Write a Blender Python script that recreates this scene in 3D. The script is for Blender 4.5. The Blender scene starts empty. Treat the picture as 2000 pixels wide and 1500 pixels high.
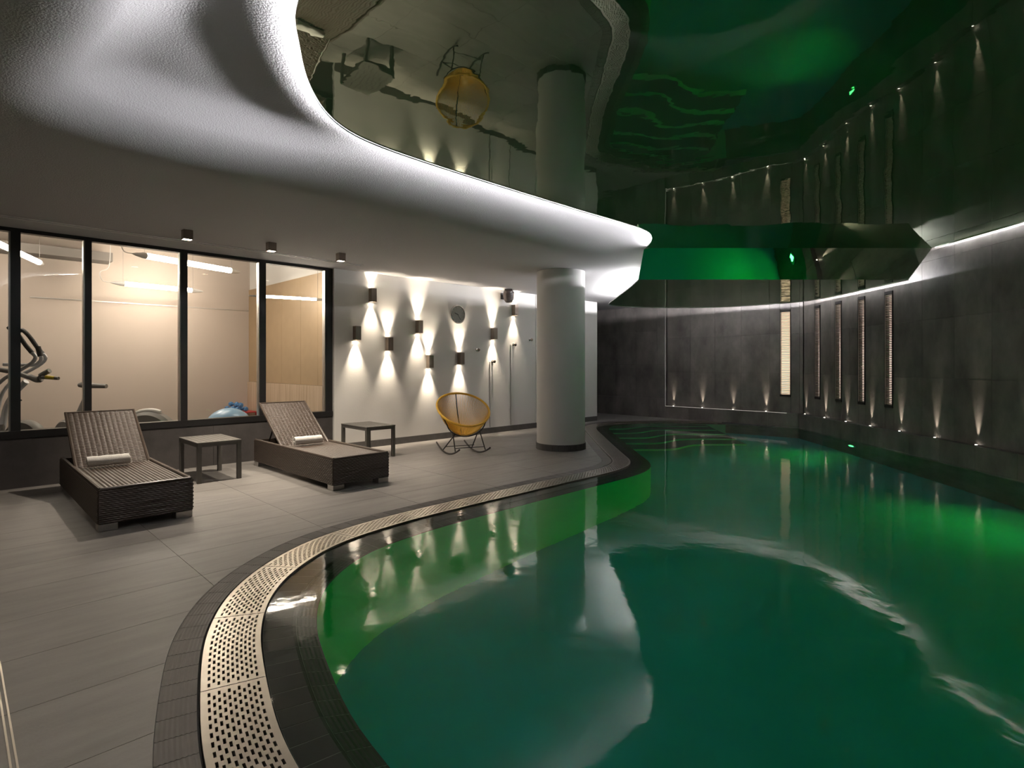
import bpy, bmesh, math, random
import numpy as np
from mathutils import Vector, Matrix
from mathutils.geometry import delaunay_2d_cdt, tessellate_polygon
random.seed(7)
PI = math.pi
S2 = math.sqrt(0.5)
scene = bpy.context.scene
COL = scene.collection

# ------------------------------------------------------------ camera, world, exposure
cam_data = bpy.data.cameras.new('camera')
cam_data.sensor_width = 36.0
cam_data.lens = 19.8
cam_data.shift_y = -0.0195
cam_data.clip_start = 0.02
cam = bpy.data.objects.new('camera', cam_data)
COL.objects.link(cam)
cam.location = (0, 0, 1.3)
cam.rotation_euler = (PI / 2, 0, PI / 4)
scene.camera = cam

world = bpy.data.worlds.new('world')
scene.world = world
world.use_nodes = True
world.node_tree.nodes['Background'].inputs[0].default_value = (0.02, 0.02, 0.022, 1)
world.node_tree.nodes['Background'].inputs[1].default_value = 0.3
vs = scene.view_settings
vs.view_transform = 'Standard'
vs.look = 'None'
vs.gamma = 1.0
vs.use_curve_mapping = False
vs.exposure = 0.95

COVE = 265.0          # cove strip emission
TUBE = 36.0         # fluorescent tubes in the gym
SCONCE = 48.0        # each beam of a wall light (W)
DOWN = 105.0         # ceiling cube downlights (W)
POOLW = 18.5       # underwater projectors (W)
UPL = 24.0           # little uplights in the ledge (W)


# ------------------------------------------------------------ materials
def nodes_of(name):
    m = bpy.data.materials.new(name)
    m.use_nodes = True
    nt = m.node_tree
    return m, nt, nt.nodes, nt.links


def mat(name, col, rough=0.5, metal=0.0, var=0.0, vscale=8.0, bump=0.0, bscale=60.0, stretch=(1, 1, 1), spec=0.5, emit=None, estr=0.0, detail=4.0):
    m, nt, N, L = nodes_of(name)
    p = N['Principled BSDF']
    p.inputs['Base Color'].default_value = (*col, 1)
    p.inputs['Roughness'].default_value = rough
    p.inputs['Metallic'].default_value = metal
    p.inputs['Specular IOR Level'].default_value = spec
    if emit:
        p.inputs['Emission Color'].default_value = (*emit, 1)
        p.inputs['Emission Strength'].default_value = estr
    if var or bump:
        tc = N.new('ShaderNodeTexCoord')
        mp = N.new('ShaderNodeMapping')
        mp.inputs['Scale'].default_value = stretch
        geo = N.new('ShaderNodeNewGeometry')
        L.new(geo.outputs['Position'], mp.inputs['Vector'])
    if var:
        n = N.new('ShaderNodeTexNoise')
        n.inputs['Scale'].default_value = vscale
        n.inputs['Detail'].default_value = detail
        n.inputs['Roughness'].default_value = 0.6
        L.new(mp.outputs[0], n.inputs['Vector'])
        r = N.new('ShaderNodeValToRGB')
        r.color_ramp.elements[0].position = 0.3
        r.color_ramp.elements[1].position = 0.7
        r.color_ramp.elements[0].color = (*[max(0, c * (1 - var)) for c in col], 1)
        r.color_ramp.elements[1].color = (*[min(1, c * (1 + var)) for c in col], 1)
        L.new(n.outputs['Fac'], r.inputs[0])
        L.new(r.outputs[0], p.inputs['Base Color'])
    if bump:
        n2 = N.new('ShaderNodeTexNoise')
        n2.inputs['Scale'].default_value = bscale
        n2.inputs['Detail'].default_value = 3
        L.new(mp.outputs[0], n2.inputs['Vector'])
        b = N.new('ShaderNodeBump')
        b.inputs['Strength'].default_value = bump
        b.inputs['Distance'].default_value = 0.004
        L.new(n2.outputs['Fac'], b.inputs['Height'])
        L.new(b.outputs[0], p.inputs['Normal'])
    return m


def emitter(name, col, s):
    m, nt, N, L = nodes_of(name)
    N.remove(N['Principled BSDF'])
    e = N.new('ShaderNodeEmission')
    e.inputs[0].default_value = (*col, 1)
    e.inputs[1].default_value = s
    L.new(e.outputs[0], N['Material Output'].inputs[0])
    return m


M = {}
M['plaster'] = mat('white_roughcast_plaster', (0.43, 0.425, 0.435), 0.9, bump=0.9, bscale=95, spec=0.2)
M['white_wall'] = mat('white_wall_paint', (0.74, 0.725, 0.70), 0.85, bump=0.15, bscale=40, spec=0.2)
M['column'] = mat('white_column_paint', (0.76, 0.75, 0.74), 0.8, bump=0.1, bscale=40, spec=0.2)
M['floor_tile'] = mat('grey_stone_floor_tile', (0.235, 0.222, 0.208), 0.42, var=0.16, vscale=3.2, bump=0.25, bscale=120, stretch=(3.5, 0.6, 1), detail=9)
M['grout'] = mat('dark_grout', (0.07, 0.068, 0.065), 0.9)
M['border_tile'] = mat('ribbed_border_tile', (0.18, 0.164, 0.15), 0.5, var=0.12, vscale=5)
M['rim_tile'] = mat('dark_brown_rim_tile', (0.085, 0.068, 0.058), 0.35, var=0.12, vscale=4)
M['steel'] = mat('brushed_stainless_steel', (0.62, 0.57, 0.50), 0.3, metal=1.0, var=0.08, vscale=9, bump=0.05, bscale=200)
M['gutter'] = mat('dark_gutter_concrete', (0.03, 0.028, 0.026), 0.8)
M['stone'] = mat('dark_slate_wall_tile', (0.160, 0.145, 0.136), 0.45, var=0.5, vscale=2.2, bump=0.4, bscale=18, stretch=(1, 1, 0.6), detail=10)
M['stone_low'] = mat('dark_parapet_stone', (0.062, 0.056, 0.054), 0.6, var=0.3, vscale=3, bump=0.3, bscale=30, detail=8)
M['black_metal'] = mat('black_window_frame', (0.016, 0.015, 0.015), 0.4)
M['alu'] = mat('satin_aluminium', (0.55, 0.53, 0.51), 0.35, metal=1.0)
M['alu_grey'] = mat('grey_aluminium_trim', (0.45, 0.44, 0.43), 0.5, metal=0.3)
M['baseboard'] = mat('grey_stone_baseboard', (0.10, 0.094, 0.09), 0.6, var=0.15, vscale=12)
M['sconce'] = mat('brushed_bronze_sconce', (0.30, 0.25, 0.21), 0.38, metal=0.8)
M['wallpaper'] = mat('beige_woven_wallpaper', (0.54, 0.46, 0.40), 0.8, var=0.06, vscale=60, stretch=(1, 1, 6), bump=0.1, bscale=90)
M['laminate'] = mat('tan_laminate_panel', (0.42, 0.30, 0.18), 0.35, var=0.05, vscale=6)
M['gym_floor'] = mat('dark_gym_floor', (0.08, 0.075, 0.07), 0.7)
M['gym_ceiling'] = mat('grey_gym_ceiling', (0.20, 0.18, 0.165), 0.9)
M['wicker'] = mat('dark_brown_wicker', (0.072, 0.054, 0.043), 0.33, var=0.25, vscale=90)
M['towel'] = mat('white_terry_towel', (0.78, 0.76, 0.73), 0.95, bump=0.8, bscale=260, spec=0.1)
M['table'] = mat('dark_grey_resin_table', (0.10, 0.094, 0.085), 0.45, var=0.08, vscale=20)
M['cord_yellow'] = mat('yellow_plastic_cord', (0.86, 0.50, 0.05), 0.4, var=0.08, vscale=30)
M['black_steel'] = mat('black_painted_steel', (0.015, 0.013, 0.012), 0.4)
M['clock_face'] = mat('grey_clock_face', (0.25, 0.26, 0.23), 0.35)
M['chrome'] = mat('chrome_metal', (0.75, 0.74, 0.72), 0.18, metal=1.0)
M['speaker'] = mat('dark_speaker_casing', (0.085, 0.068, 0.064), 0.45, var=0.25, vscale=25, stretch=(1, 1, 8))
M['gm_silver'] = mat('silver_machine_tube', (0.60, 0.62, 0.65), 0.3, metal=0.15)
M['gm_dark'] = mat('dark_rubber_grip', (0.045, 0.043, 0.042), 0.6)
M['gm_grey'] = mat('grey_machine_plastic', (0.22, 0.21, 0.20), 0.45)
M['gm_white'] = mat('white_machine_plastic', (0.70, 0.68, 0.66), 0.4)
M['yellow'] = mat('yellow_marking', (0.75, 0.55, 0.03), 0.5)
M['ball'] = mat('light_blue_ball_vinyl', (0.27, 0.47, 0.68), 0.25)
M['red'] = mat('red_painted_steel', (0.45, 0.03, 0.04), 0.4)
M['blue'] = mat('blue_neoprene', (0.10, 0.27, 0.55), 0.5)
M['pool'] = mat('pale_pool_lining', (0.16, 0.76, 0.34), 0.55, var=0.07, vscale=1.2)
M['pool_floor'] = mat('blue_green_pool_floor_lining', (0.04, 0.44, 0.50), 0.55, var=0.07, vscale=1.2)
M['step_tread'] = mat('dark_step_mosaic', (0.05, 0.10, 0.10), 0.6)  # dark mosaic, deepened further for the water's dark reflection
M['cove_led_low'] = emitter('cold_white_led_lower', (1.0, 0.97, 1.0), COVE * 1.2)
M['light_grout'] = mat('pale_grout', (0.36, 0.33, 0.30), 0.85)
M['riser'] = mat('lit_green_riser', (0.20, 0.66, 0.36), 0.5)  # lit look of the risers is put into their colour
M['cove_led'] = emitter('cold_white_cove_led', (1.0, 0.97, 1.0), COVE)
M['tube'] = emitter('warm_fluorescent_tube', (1.0, 0.87, 0.72), TUBE)
M['lens_warm'] = emitter('warm_lamp_lens', (1.0, 0.86, 0.68), 14.0)
M['lens_green'] = emitter('green_lamp_lens', (0.06, 1.0, 0.16), 6.0)
M['lens_small'] = emitter('small_uplight_lens', (1.0, 0.90, 0.75), 9.0)
M['led_line'] = emitter('thin_led_line', (1.0, 0.92, 0.80), 0.30)
M['green_led'] = emitter('green_indicator', (0.03, 1.0, 0.2), 1.2)
M['led_faint'] = emitter('faint_led_line', (1.0, 0.95, 0.85), 0.12)
M['niche_glow'] = emitter('niche_back_light', (1.0, 0.76, 0.62), 0.6)
M['niche_glow2'] = emitter('niche_bright_back_light', (1.0, 0.72, 0.48), 1.1)
M['slat'] = mat('brown_grille_slat', (0.42, 0.33, 0.28), 0.45)


def tile_tone(m, amt):
    N, L = m.node_tree.nodes, m.node_tree.links
    p = N['Principled BSDF']
    src = p.inputs['Base Color'].links[0].from_socket
    oi = N.new('ShaderNodeObjectInfo')
    mr = N.new('ShaderNodeMapRange')
    mr.inputs['To Min'].default_value = 1 - amt
    mr.inputs['To Max'].default_value = 1 + amt
    L.new(oi.outputs['Random'], mr.inputs['Value'])
    hs = N.new('ShaderNodeHueSaturation')
    L.new(mr.outputs[0], hs.inputs['Value'])
    L.new(src, hs.inputs['Color'])
    L.new(hs.outputs[0], p.inputs['Base Color'])


tile_tone(M['stone'], 0.16)
tile_tone(M['floor_tile'], 0.05)
tile_tone(M['border_tile'], 0.08)
tile_tone(M['rim_tile'], 0.10)


def wood_mat():
    m, nt, N, L = nodes_of('light_oak_panel')
    p = N['Principled BSDF']
    p.inputs['Roughness'].default_value = 0.5
    geo = N.new('ShaderNodeNewGeometry')
    mp = N.new('ShaderNodeMapping')
    mp.inputs['Scale'].default_value = (14, 14, 0.8)
    n = N.new('ShaderNodeTexNoise')
    n.inputs['Scale'].default_value = 1.3
    n.inputs['Detail'].default_value = 6
    r = N.new('ShaderNodeValToRGB')
    r.color_ramp.elements[0].position = 0.3
    r.color_ramp.elements[1].position = 0.72
    r.color_ramp.elements[0].color = (0.46, 0.33, 0.22, 1)
    r.color_ramp.elements[1].color = (0.66, 0.52, 0.39, 1)
    L.new(geo.outputs['Position'], mp.inputs[0])
    L.new(mp.outputs[0], n.inputs['Vector'])
    L.new(n.outputs['Fac'], r.inputs[0])
    L.new(r.outputs[0], p.inputs['Base Color'])
    return m


M['oak'] = wood_mat()


def film_mat():
    """dark green-black lacquer stretch film: mirror gloss with slow waves"""
    m, nt, N, L = nodes_of('dark_gloss_stretch_film')
    N.remove(N['Principled BSDF'])
    geo = N.new('ShaderNodeNewGeometry')
    n = N.new('ShaderNodeTexNoise')
    n.inputs['Scale'].default_value = 1.1
    n.inputs['Detail'].default_value = 1.0
    n2 = N.new('ShaderNodeTexNoise')
    n2.inputs['Scale'].default_value = 7.0
    n2.inputs['Detail'].default_value = 2.0
    ad = N.new('ShaderNodeMath')
    ad.operation = 'MULTIPLY_ADD'
    ad.inputs[1].default_value = 0.05
    L.new(geo.outputs['Position'], n.inputs['Vector'])
    L.new(geo.outputs['Position'], n2.inputs['Vector'])
    L.new(n2.outputs['Fac'], ad.inputs[0])
    L.new(n.outputs['Fac'], ad.inputs[2])
    b = N.new('ShaderNodeBump')
    b.inputs['Strength'].default_value = 0.16
    b.inputs['Distance'].default_value = 0.05
    L.new(ad.outputs[0], b.inputs['Height'])
    g = N.new('ShaderNodeBsdfGlossy')
    g.inputs['Color'].default_value = (0.78, 0.84, 0.70, 1)
    g.inputs['Roughness'].default_value = 0.012
    d = N.new('ShaderNodeBsdfDiffuse')
    d.inputs['Color'].default_value = (0.075, 0.19, 0.095, 1)
    lw = N.new('ShaderNodeFresnel')
    lw.inputs['IOR'].default_value = 3.7
    L.new(b.outputs[0], g.inputs['Normal'])
    L.new(b.outputs[0], lw.inputs['Normal'])
    mx = N.new('ShaderNodeMixShader')
    L.new(lw.outputs[0], mx.inputs[0])
    L.new(d.outputs[0], mx.inputs[1])
    L.new(g.outputs[0], mx.inputs[2])
    L.new(mx.outputs[0], N['Material Output'].inputs[0])
    return m


M['film'] = film_mat()


def water_mat():
    m, nt, N, L = nodes_of('pool_water_surface')
    N.remove(N['Principled BSDF'])
    geo = N.new('ShaderNodeNewGeometry')
    n = N.new('ShaderNodeTexNoise')
    n.inputs['Scale'].default_value = 2.2
    n.inputs['Detail'].default_value = 4.0
    n.inputs['Roughness'].default_value = 0.5
    L.new(geo.outputs['Position'], n.inputs['Vector'])
    n2 = N.new('ShaderNodeTexNoise')
    n2.inputs['Scale'].default_value = 11.0
    n2.inputs['Detail'].default_value = 3.0
    L.new(geo.outputs['Position'], n2.inputs['Vector'])
    ad = N.new('ShaderNodeMath')
    ad.operation = 'MULTIPLY_ADD'
    ad.inputs[1].default_value = 0.13
    L.new(n2.outputs['Fac'], ad.inputs[0])
    L.new(n.outputs['Fac'], ad.inputs[2])
    b = N.new('ShaderNodeBump')
    b.inputs['Strength'].default_value = 0.25
    b.inputs['Distance'].default_value = 0.012
    L.new(ad.outputs[0], b.inputs['Height'])
    g = N.new('ShaderNodeBsdfGlossy')
    g.inputs['Color'].default_value = (1, 1, 1, 1)
    g.inputs['Roughness'].default_value = 0.05
    t = N.new('ShaderNodeBsdfRefraction')
    t.inputs['Color'].default_value = (0.88, 0.98, 0.95, 1)
    t.inputs['Roughness'].default_value = 0.02
    t.inputs['IOR'].default_value = 1.33
    f = N.new('ShaderNodeFresnel')
    f.inputs['IOR'].default_value = 1.33
    for s in (g, t, f):
        L.new(b.outputs[0], s.inputs['Normal'])
    mx = N.new('ShaderNodeMixShader')
    L.new(f.outputs[0], mx.inputs[0])
    L.new(t.outputs[0], mx.inputs[1])
    L.new(g.outputs[0], mx.inputs[2])
    L.new(mx.outputs[0], N['Material Output'].inputs[0])
    return m


M['water'] = water_mat()


def glass_mat():
    m, nt, N, L = nodes_of('clear_window_glass')
    N.remove(N['Principled BSDF'])
    t = N.new('ShaderNodeBsdfTransparent')
    t.inputs[0].default_value = (0.95, 0.96, 0.95, 1)
    g = N.new('ShaderNodeBsdfGlossy')
    g.inputs['Roughness'].default_value = 0.01
    f = N.new('ShaderNodeFresnel')
    f.inputs['IOR'].default_value = 1.35
    mx = N.new('ShaderNodeMixShader')
    L.new(f.outputs[0], mx.inputs[0])
    L.new(t.outputs[0], mx.inputs[1])
    L.new(g.outputs[0], mx.inputs[2])
    L.new(mx.outputs[0], N['Material Output'].inputs[0])
    return m


M['glass'] = glass_mat()


# ------------------------------------------------------------ mesh helpers
class MB:
    def __init__(s):
        s.v = []
        s.f = []

    def add(s, vs_, fs):
        o = len(s.v)
        s.v += [tuple(v) for v in vs_]
        s.f += [tuple(i + o for i in f) for f in fs]
        return s

    def box(s, x0, x1, y0, y1, z0, z1):
        return s.add([(x0, y0, z0), (x1, y0, z0), (x1, y1, z0), (x0, y1, z0), (x0, y0, z1), (x1, y0, z1), (x1, y1, z1), (x0, y1, z1)],
                     [(0, 3, 2, 1), (4, 5, 6, 7), (0, 1, 5, 4), (1, 2, 6, 5), (2, 3, 7, 6), (3, 0, 4, 7)])

    def tube(s, pts, r, n=8, caps=True, closed=False):
        pts = [Vector(p) for p in pts]
        k = len(pts)
        rs = r if isinstance(r, (list, tuple)) else [r] * k
        rings = []
        up = None
        for i, p in enumerate(pts):
            if closed:
                d = pts[(i + 1) % k] - pts[i - 1]
            else:
                d = pts[min(i + 1, k - 1)] - pts[max(i - 1, 0)]
            d.normalize()
            if up is None:
                up = Vector((0, 0, 1)) if abs(d.z) < 0.9 else Vector((1, 0, 0))
            a = d.cross(up)
            if a.length < 1e-6:
                a = d.cross(Vector((1, 0.3, 0)))
            a.normalize()
            b = a.cross(d).normalized()
            up = b
            rings.append([p + a * math.cos(2 * PI * j / n) * rs[i] + b * math.sin(2 * PI * j / n) * rs[i] for j in range(n)])
        vs_ = [v for rg in rings for v in rg]
        fs = []
        for i in range(k if closed else k - 1):
            i2 = (i + 1) % k
            for j in range(n):
                fs.append((i * n + j, i * n + (j + 1) % n, i2 * n + (j + 1) % n, i2 * n + j))
        if caps and not closed:
            fs.append(tuple(range(n))[::-1])
            fs.append(tuple((k - 1) * n + j for j in range(n)))
        return s.add(vs_, fs)

    def lathe(s, prof, n=32, axis=(0, 0, 0), cap=True):
        ax, ay, az = axis
        vs_ = []
        for r, z in prof:
            for j in range(n):
                a = 2 * PI * j / n
                vs_.append((ax + r * math.cos(a), ay + r * math.sin(a), az + z))
        fs = []
        for i in range(len(prof) - 1):
            for j in range(n):
                fs.append((i * n + j, i * n + (j + 1) % n, (i + 1) * n + (j + 1) % n, (i + 1) * n + j))
        if cap:
            fs.append(tuple(range(n))[::-1])
            fs.append(tuple((len(prof) - 1) * n + j for j in range(n)))
        return s.add(vs_, fs)

    def xf(s, mtx):
        s.v = [tuple(mtx @ Vector(v)) for v in s.v]
        return s

    def mesh(s, name, material, smooth=False):
        me = bpy.data.meshes.new(name)
        me.from_pydata(s.v, [], s.f)
        me.materials.append(M[material])
        if smooth:
            me.polygons.foreach_set('use_smooth', [True] * len(me.polygons))
        me.update()
        return me

    def build(s, name, material, parent=None, smooth=False, bevel=0.0, angle=40):
        me = s.mesh(name, material, smooth)
        if smooth and angle < 180:
            me.set_sharp_from_angle(angle=math.radians(angle))
        o = bpy.data.objects.new(name, me)
        COL.objects.link(o)
        if parent:
            o.parent = parent
        if bevel:
            b = o.modifiers.new('bevel', 'BEVEL')
            b.width = bevel
            b.segments = 2
            b.limit_method = 'ANGLE'
        return o


def link_mesh(name, me, parent=None, loc=(0, 0, 0)):
    o = bpy.data.objects.new(name, me)
    COL.objects.link(o)
    o.location = loc
    if parent:
        o.parent = parent
    return o


def empty(name, loc=(0, 0, 0), rz=0.0, parent=None):
    o = bpy.data.objects.new(name, None)
    COL.objects.link(o)
    o.location = loc
    o.rotation_euler = (0, 0, rz)
    o.empty_display_size = 0.1
    if parent:
        o.parent = parent
    return o


def tag(o, label, cat, group=None):
    o['label'] = label
    o['category'] = cat
    if group:
        o['group'] = group
    return o


def structure(o, label=None):
    o['kind'] = 'structure'
    if label:
        o['label'] = label
    return o


def copy_tree(o, parent=None):
    c = o.copy()
    COL.objects.link(c)
    if parent:
        c.parent = parent
    for ch in list(o.children):
        copy_tree(ch, c)
    return c


def spot(name, loc, direction, watts, col, size, blend=0.5, radius=0.02, parent=None):
    l = bpy.data.lights.new(name, 'SPOT')
    l.energy = watts
    l.color = col
    l.spot_size = math.radians(size)
    l.spot_blend = blend
    l.shadow_soft_size = radius
    o = bpy.data.objects.new(name, l)
    COL.objects.link(o)
    o.location = loc
    o.rotation_euler = Vector(direction).to_track_quat('-Z', 'Y').to_euler()
    if parent:
        o.parent = parent
    return o


def W(X, Y):
    """survey plan (X right, Y ahead of the tripod) -> room plan"""
    return (S2 * (X - Y), S2 * (X + Y))


def catmull(pts, step=0.05, closed=False):
    pts = [np.array(p, float) for p in pts]
    out = []
    n = len(pts)
    for i in range(n - 1):
        p0 = pts[max(i - 1, 0)]
        p1 = pts[i]
        p2 = pts[i + 1]
        p3 = pts[min(i + 2, n - 1)]
        k = max(2, int(np.linalg.norm(p2 - p1) / step * 2))
        for j in range(k):
            t = j / k
            out.append(0.5 * ((2 * p1) + (-p0 + p2) * t + (2 * p0 - 5 * p1 + 4 * p2 - p3) * t * t + (-p0 + 3 * p1 - 3 * p2 + p3) * t ** 3))
    out.append(pts[-1])
    return resample(np.array(out), step)


def resample(a, step):
    d = np.r_[0, np.cumsum(np.linalg.norm(np.diff(a, axis=0), axis=1))]
    n = max(2, int(round(d[-1] / step)))
    t = np.linspace(0, d[-1], n + 1)
    return np.c_[np.interp(t, d, a[:, 0]), np.interp(t, d, a[:, 1])]


def smooth_line(a, it=20):
    a = a.copy()
    for _ in range(it):
        a[1:-1] = 0.5 * a[1:-1] + 0.25 * (a[:-2] + a[2:])
    return a


def normals(a):
    t = np.gradient(a, axis=0)
    t /= np.linalg.norm(t, axis=1)[:, None]
    return np.c_[-t[:, 1], t[:, 0]]      # left of travel


def inside(poly, pts):
    """vectorised point in polygon"""
    x, y = pts[:, 0], pts[:, 1]
    r = np.zeros(len(pts), bool)
    n = len(poly)
    for i in range(n):
        x1, y1 = poly[i]
        x2, y2 = poly[(i + 1) % n]
        c = (y1 > y) != (y2 > y)
        if c.any():
            xi = (x2 - x1) * (y - y1) / ((y2 - y1) if y2 != y1 else 1e-12) + x1
            r ^= c & (x < xi)
    return r


def dist_line(line, pts):
    """distance of points to a dense polyline"""
    out = np.full(len(pts), 1e9)
    for i in range(0, len(pts), 4000):
        q = pts[i:i + 4000]
        a, b = line[:-1], line[1:]
        ab = b - a
        ap = q[:, None, :] - a[None]
        t = np.clip((ap * ab[None]).sum(2) / (ab * ab).sum(1)[None], 0, 1)
        d = np.linalg.norm(ap - t[..., None] * ab[None], axis=2)
        out[i:i + 4000] = d.min(1)
    return out


def fill_poly(pts, z):
    v = [Vector((p[0], p[1], z)) for p in pts]
    tri = tessellate_polygon([v])
    fs = []
    for t in tri:
        a, b, c = (v[i] for i in t)
        up = (b - a).cross(c - a).z > 0
        fs.append(tuple(t) if up else tuple(t[::-1]))
    return [tuple(p) for p in v], fs


# ------------------------------------------------------------ plan of the room
XL = -7.78                      # face of the white wall
XG = -7.85                      # glazing plane
LOW = 2.72                      # low plaster ceiling
FU, FL = 2.88, 2.49             # upper and lower level of the stretch film
FARY = 12.20                    # front of the far ledge
CORNER = Vector((*W(5.82, 11.43), 0))
DR = Vector((*W(-0.027, -1.0), 0)).normalized()       # right wall runs this way from the corner
NRo = Vector((DR.y, -DR.x, 0))                        # into the room
if NRo.dot(Vector((0, 0, 0)) - CORNER) < 0:
    NRo = -NRo
RLEN = 14.5
YB = -2.6                       # wall behind the tripod


def RW(s, off=0.0):
    p = CORNER + DR * s + NRo * off
    return (p.x, p.y)


# inner edge of the overflow grate, the master line of the pool surround
edge_pts = [(6.0, 1.15), (4.0, 0.95), (2.0, 0.80), (0.3, 0.74), (-1.0, 0.74), (-1.77, 0.80), (-2.11, 0.86), (-2.62, 1.01), (-2.88, 1.11), (-3.17, 1.27), (-3.40, 1.46), (-3.60, 1.70), (-3.77, 2.0),
            (-3.87, 2.40), (-3.92, 2.85), (-3.94, 3.5), (-3.945, 4.3), (-3.945, 5.0), (-3.95, 5.6), (-3.99, 5.98), (-4.09, 6.27), (-4.27, 6.54), (-4.55, 6.83), (-5.13, 7.43), (-6.10, 8.45), (-6.85, 9.26), (-7.12, 9.75),
            (-7.15, 10.3), (-6.92, 10.9), (-6.5, 11.42), (-6.0, 11.85), (-5.55, 12.19)]
EDGE = smooth_line(catmull(edge_pts, 0.04), 14)
EDGE = resample(EDGE, 0.04)
EN = normals(EDGE)
# deck is on the left of travel from the near right corner to the far wall?
if EN[len(EN) // 2][0] > 0:
    EN = -EN                    # point to the deck


def off(d):
    return EDGE + EN * d


WATER_E = off(-0.25)
DECK_E = off(0.385)
def clipped_poly(edge):
    e = [tuple(p) for p in edge if p[1] < FARY - 0.003]
    return e + [(e[-1][0] + 0.03, FARY - 0.0025), (CORNER.x, FARY - 0.0025), RW(3.0, 0.001), RW(RLEN - 3.8, 0.001)]
# the pool continues to the right wall behind the view
POOL_POLY = clipped_poly(WATER_E)
SURF_POLY = clipped_poly(off(0.0))
DECK_POLY = np.array([tuple(p) for p in DECK_E] + [(-5.5, 13.5), (-3.0, 13.5), (9, 6), (9, 1.3)])

# ------------------------------------------------------------ floor and its tiles
ROOM = [(-10.2, YB), (10.4, YB), (10.4, 13.2), (-10.2, 13.2)]


def cut_out(rect, poly, lo=None):
    """triangles of the rectangle outside poly"""
    x0, x1, y0, y1 = rect
    pv = [Vector((x0, y0)), Vector((x1, y0)), Vector((x1, y1)), Vector((x0, y1))]
    ed = [(0, 1), (1, 2), (2, 3), (3, 0)]
    n = len(poly)
    keep = [(x0 - 0.15 < p[0] < x1 + 0.15) and (y0 - 0.15 < p[1] < y1 + 0.15) for p in poly]
    for i in range(n):
        j = (i + 1) % n
        a, b = poly[i], poly[j]
        big = np.hypot(b[0] - a[0], b[1] - a[1]) > 0.3
        if (keep[i] and keep[j]) or (big and lo):
            k = len(pv)
            pv += [Vector(a), Vector(b)]
            ed.append((k, k + 1))
    r = delaunay_2d_cdt(pv, ed, [], 0, 1e-4)
    vv, ff = r[0], r[2]
    cen = np.array([[sum(vv[i][0] for i in f) / 3, sum(vv[i][1] for i in f) / 3] for f in ff])
    ok = (cen[:, 0] > x0) & (cen[:, 0] < x1) & (cen[:, 1] > y0) & (cen[:, 1] < y1) & ~inside(poly, cen)
    return [(v[0], v[1]) for v in vv], [tuple(f) for f, k in zip(ff, ok) if k]


def slab(vv, ff, z0, z1):
    bm = bmesh.new()
    bv = [bm.verts.new((x, y, z1)) for x, y in vv]
    for f in ff:
        a, b, c = f
        cr = (vv[b][0] - vv[a][0]) * (vv[c][1] - vv[a][1]) - (vv[b][1] - vv[a][1]) * (vv[c][0] - vv[a][0])
        if abs(cr) < 1e-9:
            continue
        try:
            bm.faces.new([bv[i] for i in (f if cr > 0 else f[::-1])])
        except ValueError:
            pass
    for v in [v for v in bm.verts if not v.link_faces]:
        bm.verts.remove(v)
    bound = [e for e in bm.edges if len(e.link_faces) == 1]
    r = bmesh.ops.extrude_edge_only(bm, edges=bound)
    for v in [g for g in r['geom'] if isinstance(g, bmesh.types.BMVert)]:
        v.co.z = z0
    return bm


vv, ff = cut_out((-10.2, 10.4, YB, 13.2), DECK_POLY, True)
bm = slab(vv, ff, -0.06, -0.006)
me = bpy.data.meshes.new('floor')
bm.to_mesh(me)
bm.free()
me.materials.append(M['grout'])
floor = structure(link_mesh('floor', me), 'pool deck floor of grey stone tiles')
TX, TY = 0.5, 1.0
ctr = 0
full_tile = MB().box(0.0015, TX - 0.0015, 0.0015, TY - 0.0015, -0.012, 0.0).mesh('floor_tile', 'floor_tile')
for i in range(-14, 22):
    for j in range(-3, 13):
        x0 = -3.3 + i * TX
        y0 = 0.1 + j * TY
        x1, y1 = x0 + TX, y0 + TY
        if x1 < XL - 0.05 and not (y0 > 10.0):
            continue
        if x0 < -9.6 or x0 > 4.0 or y1 < -2.4 or y0 > FARY + 0.05:
            continue
        q = np.array([(x0, y0), (x1, y0), (x1, y1), (x0, y1), ((x0 + x1) / 2, (y0 + y1) / 2), (x0, (y0 + y1) / 2), (x1, (y0 + y1) / 2), (x0, y0 + .25), (x1, y0 + .25), (x0, y0 + .75), (x1, y0 + .75)])
        ins = inside(DECK_POLY, q)
        if ins.all():
            continue
        if not ins.any():
            link_mesh('floor_tile', full_tile, floor, (x0, y0, 0))
        else:
            vv, ff = cut_out((x0 + 0.0015, x1 - 0.0015, y0 + 0.0015, y1 - 0.0015), DECK_POLY)
            if not ff:
                continue
            bm = slab(vv, ff, -0.012, 0.0)
            bmesh.ops.dissolve_limit(bm, angle_limit=0.02, verts=bm.verts, edges=bm.edges)
            me = bpy.data.meshes.new('floor_tile')
            bm.to_mesh(me)
            bm.free()
            me.materials.append(M['floor_tile'])
            link_mesh('floor_tile', me, floor)
# metal movement joint in the floor
tr = MB().box(-3.32, -1.6, 0.138, 0.144, -0.004, 0.003).box(-3.32, -1.6, 0.154, 0.160, -0.004, 0.003).build('trim_1', 'steel')
structure(tr, 'thin metal movement joint set into the floor')

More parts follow.
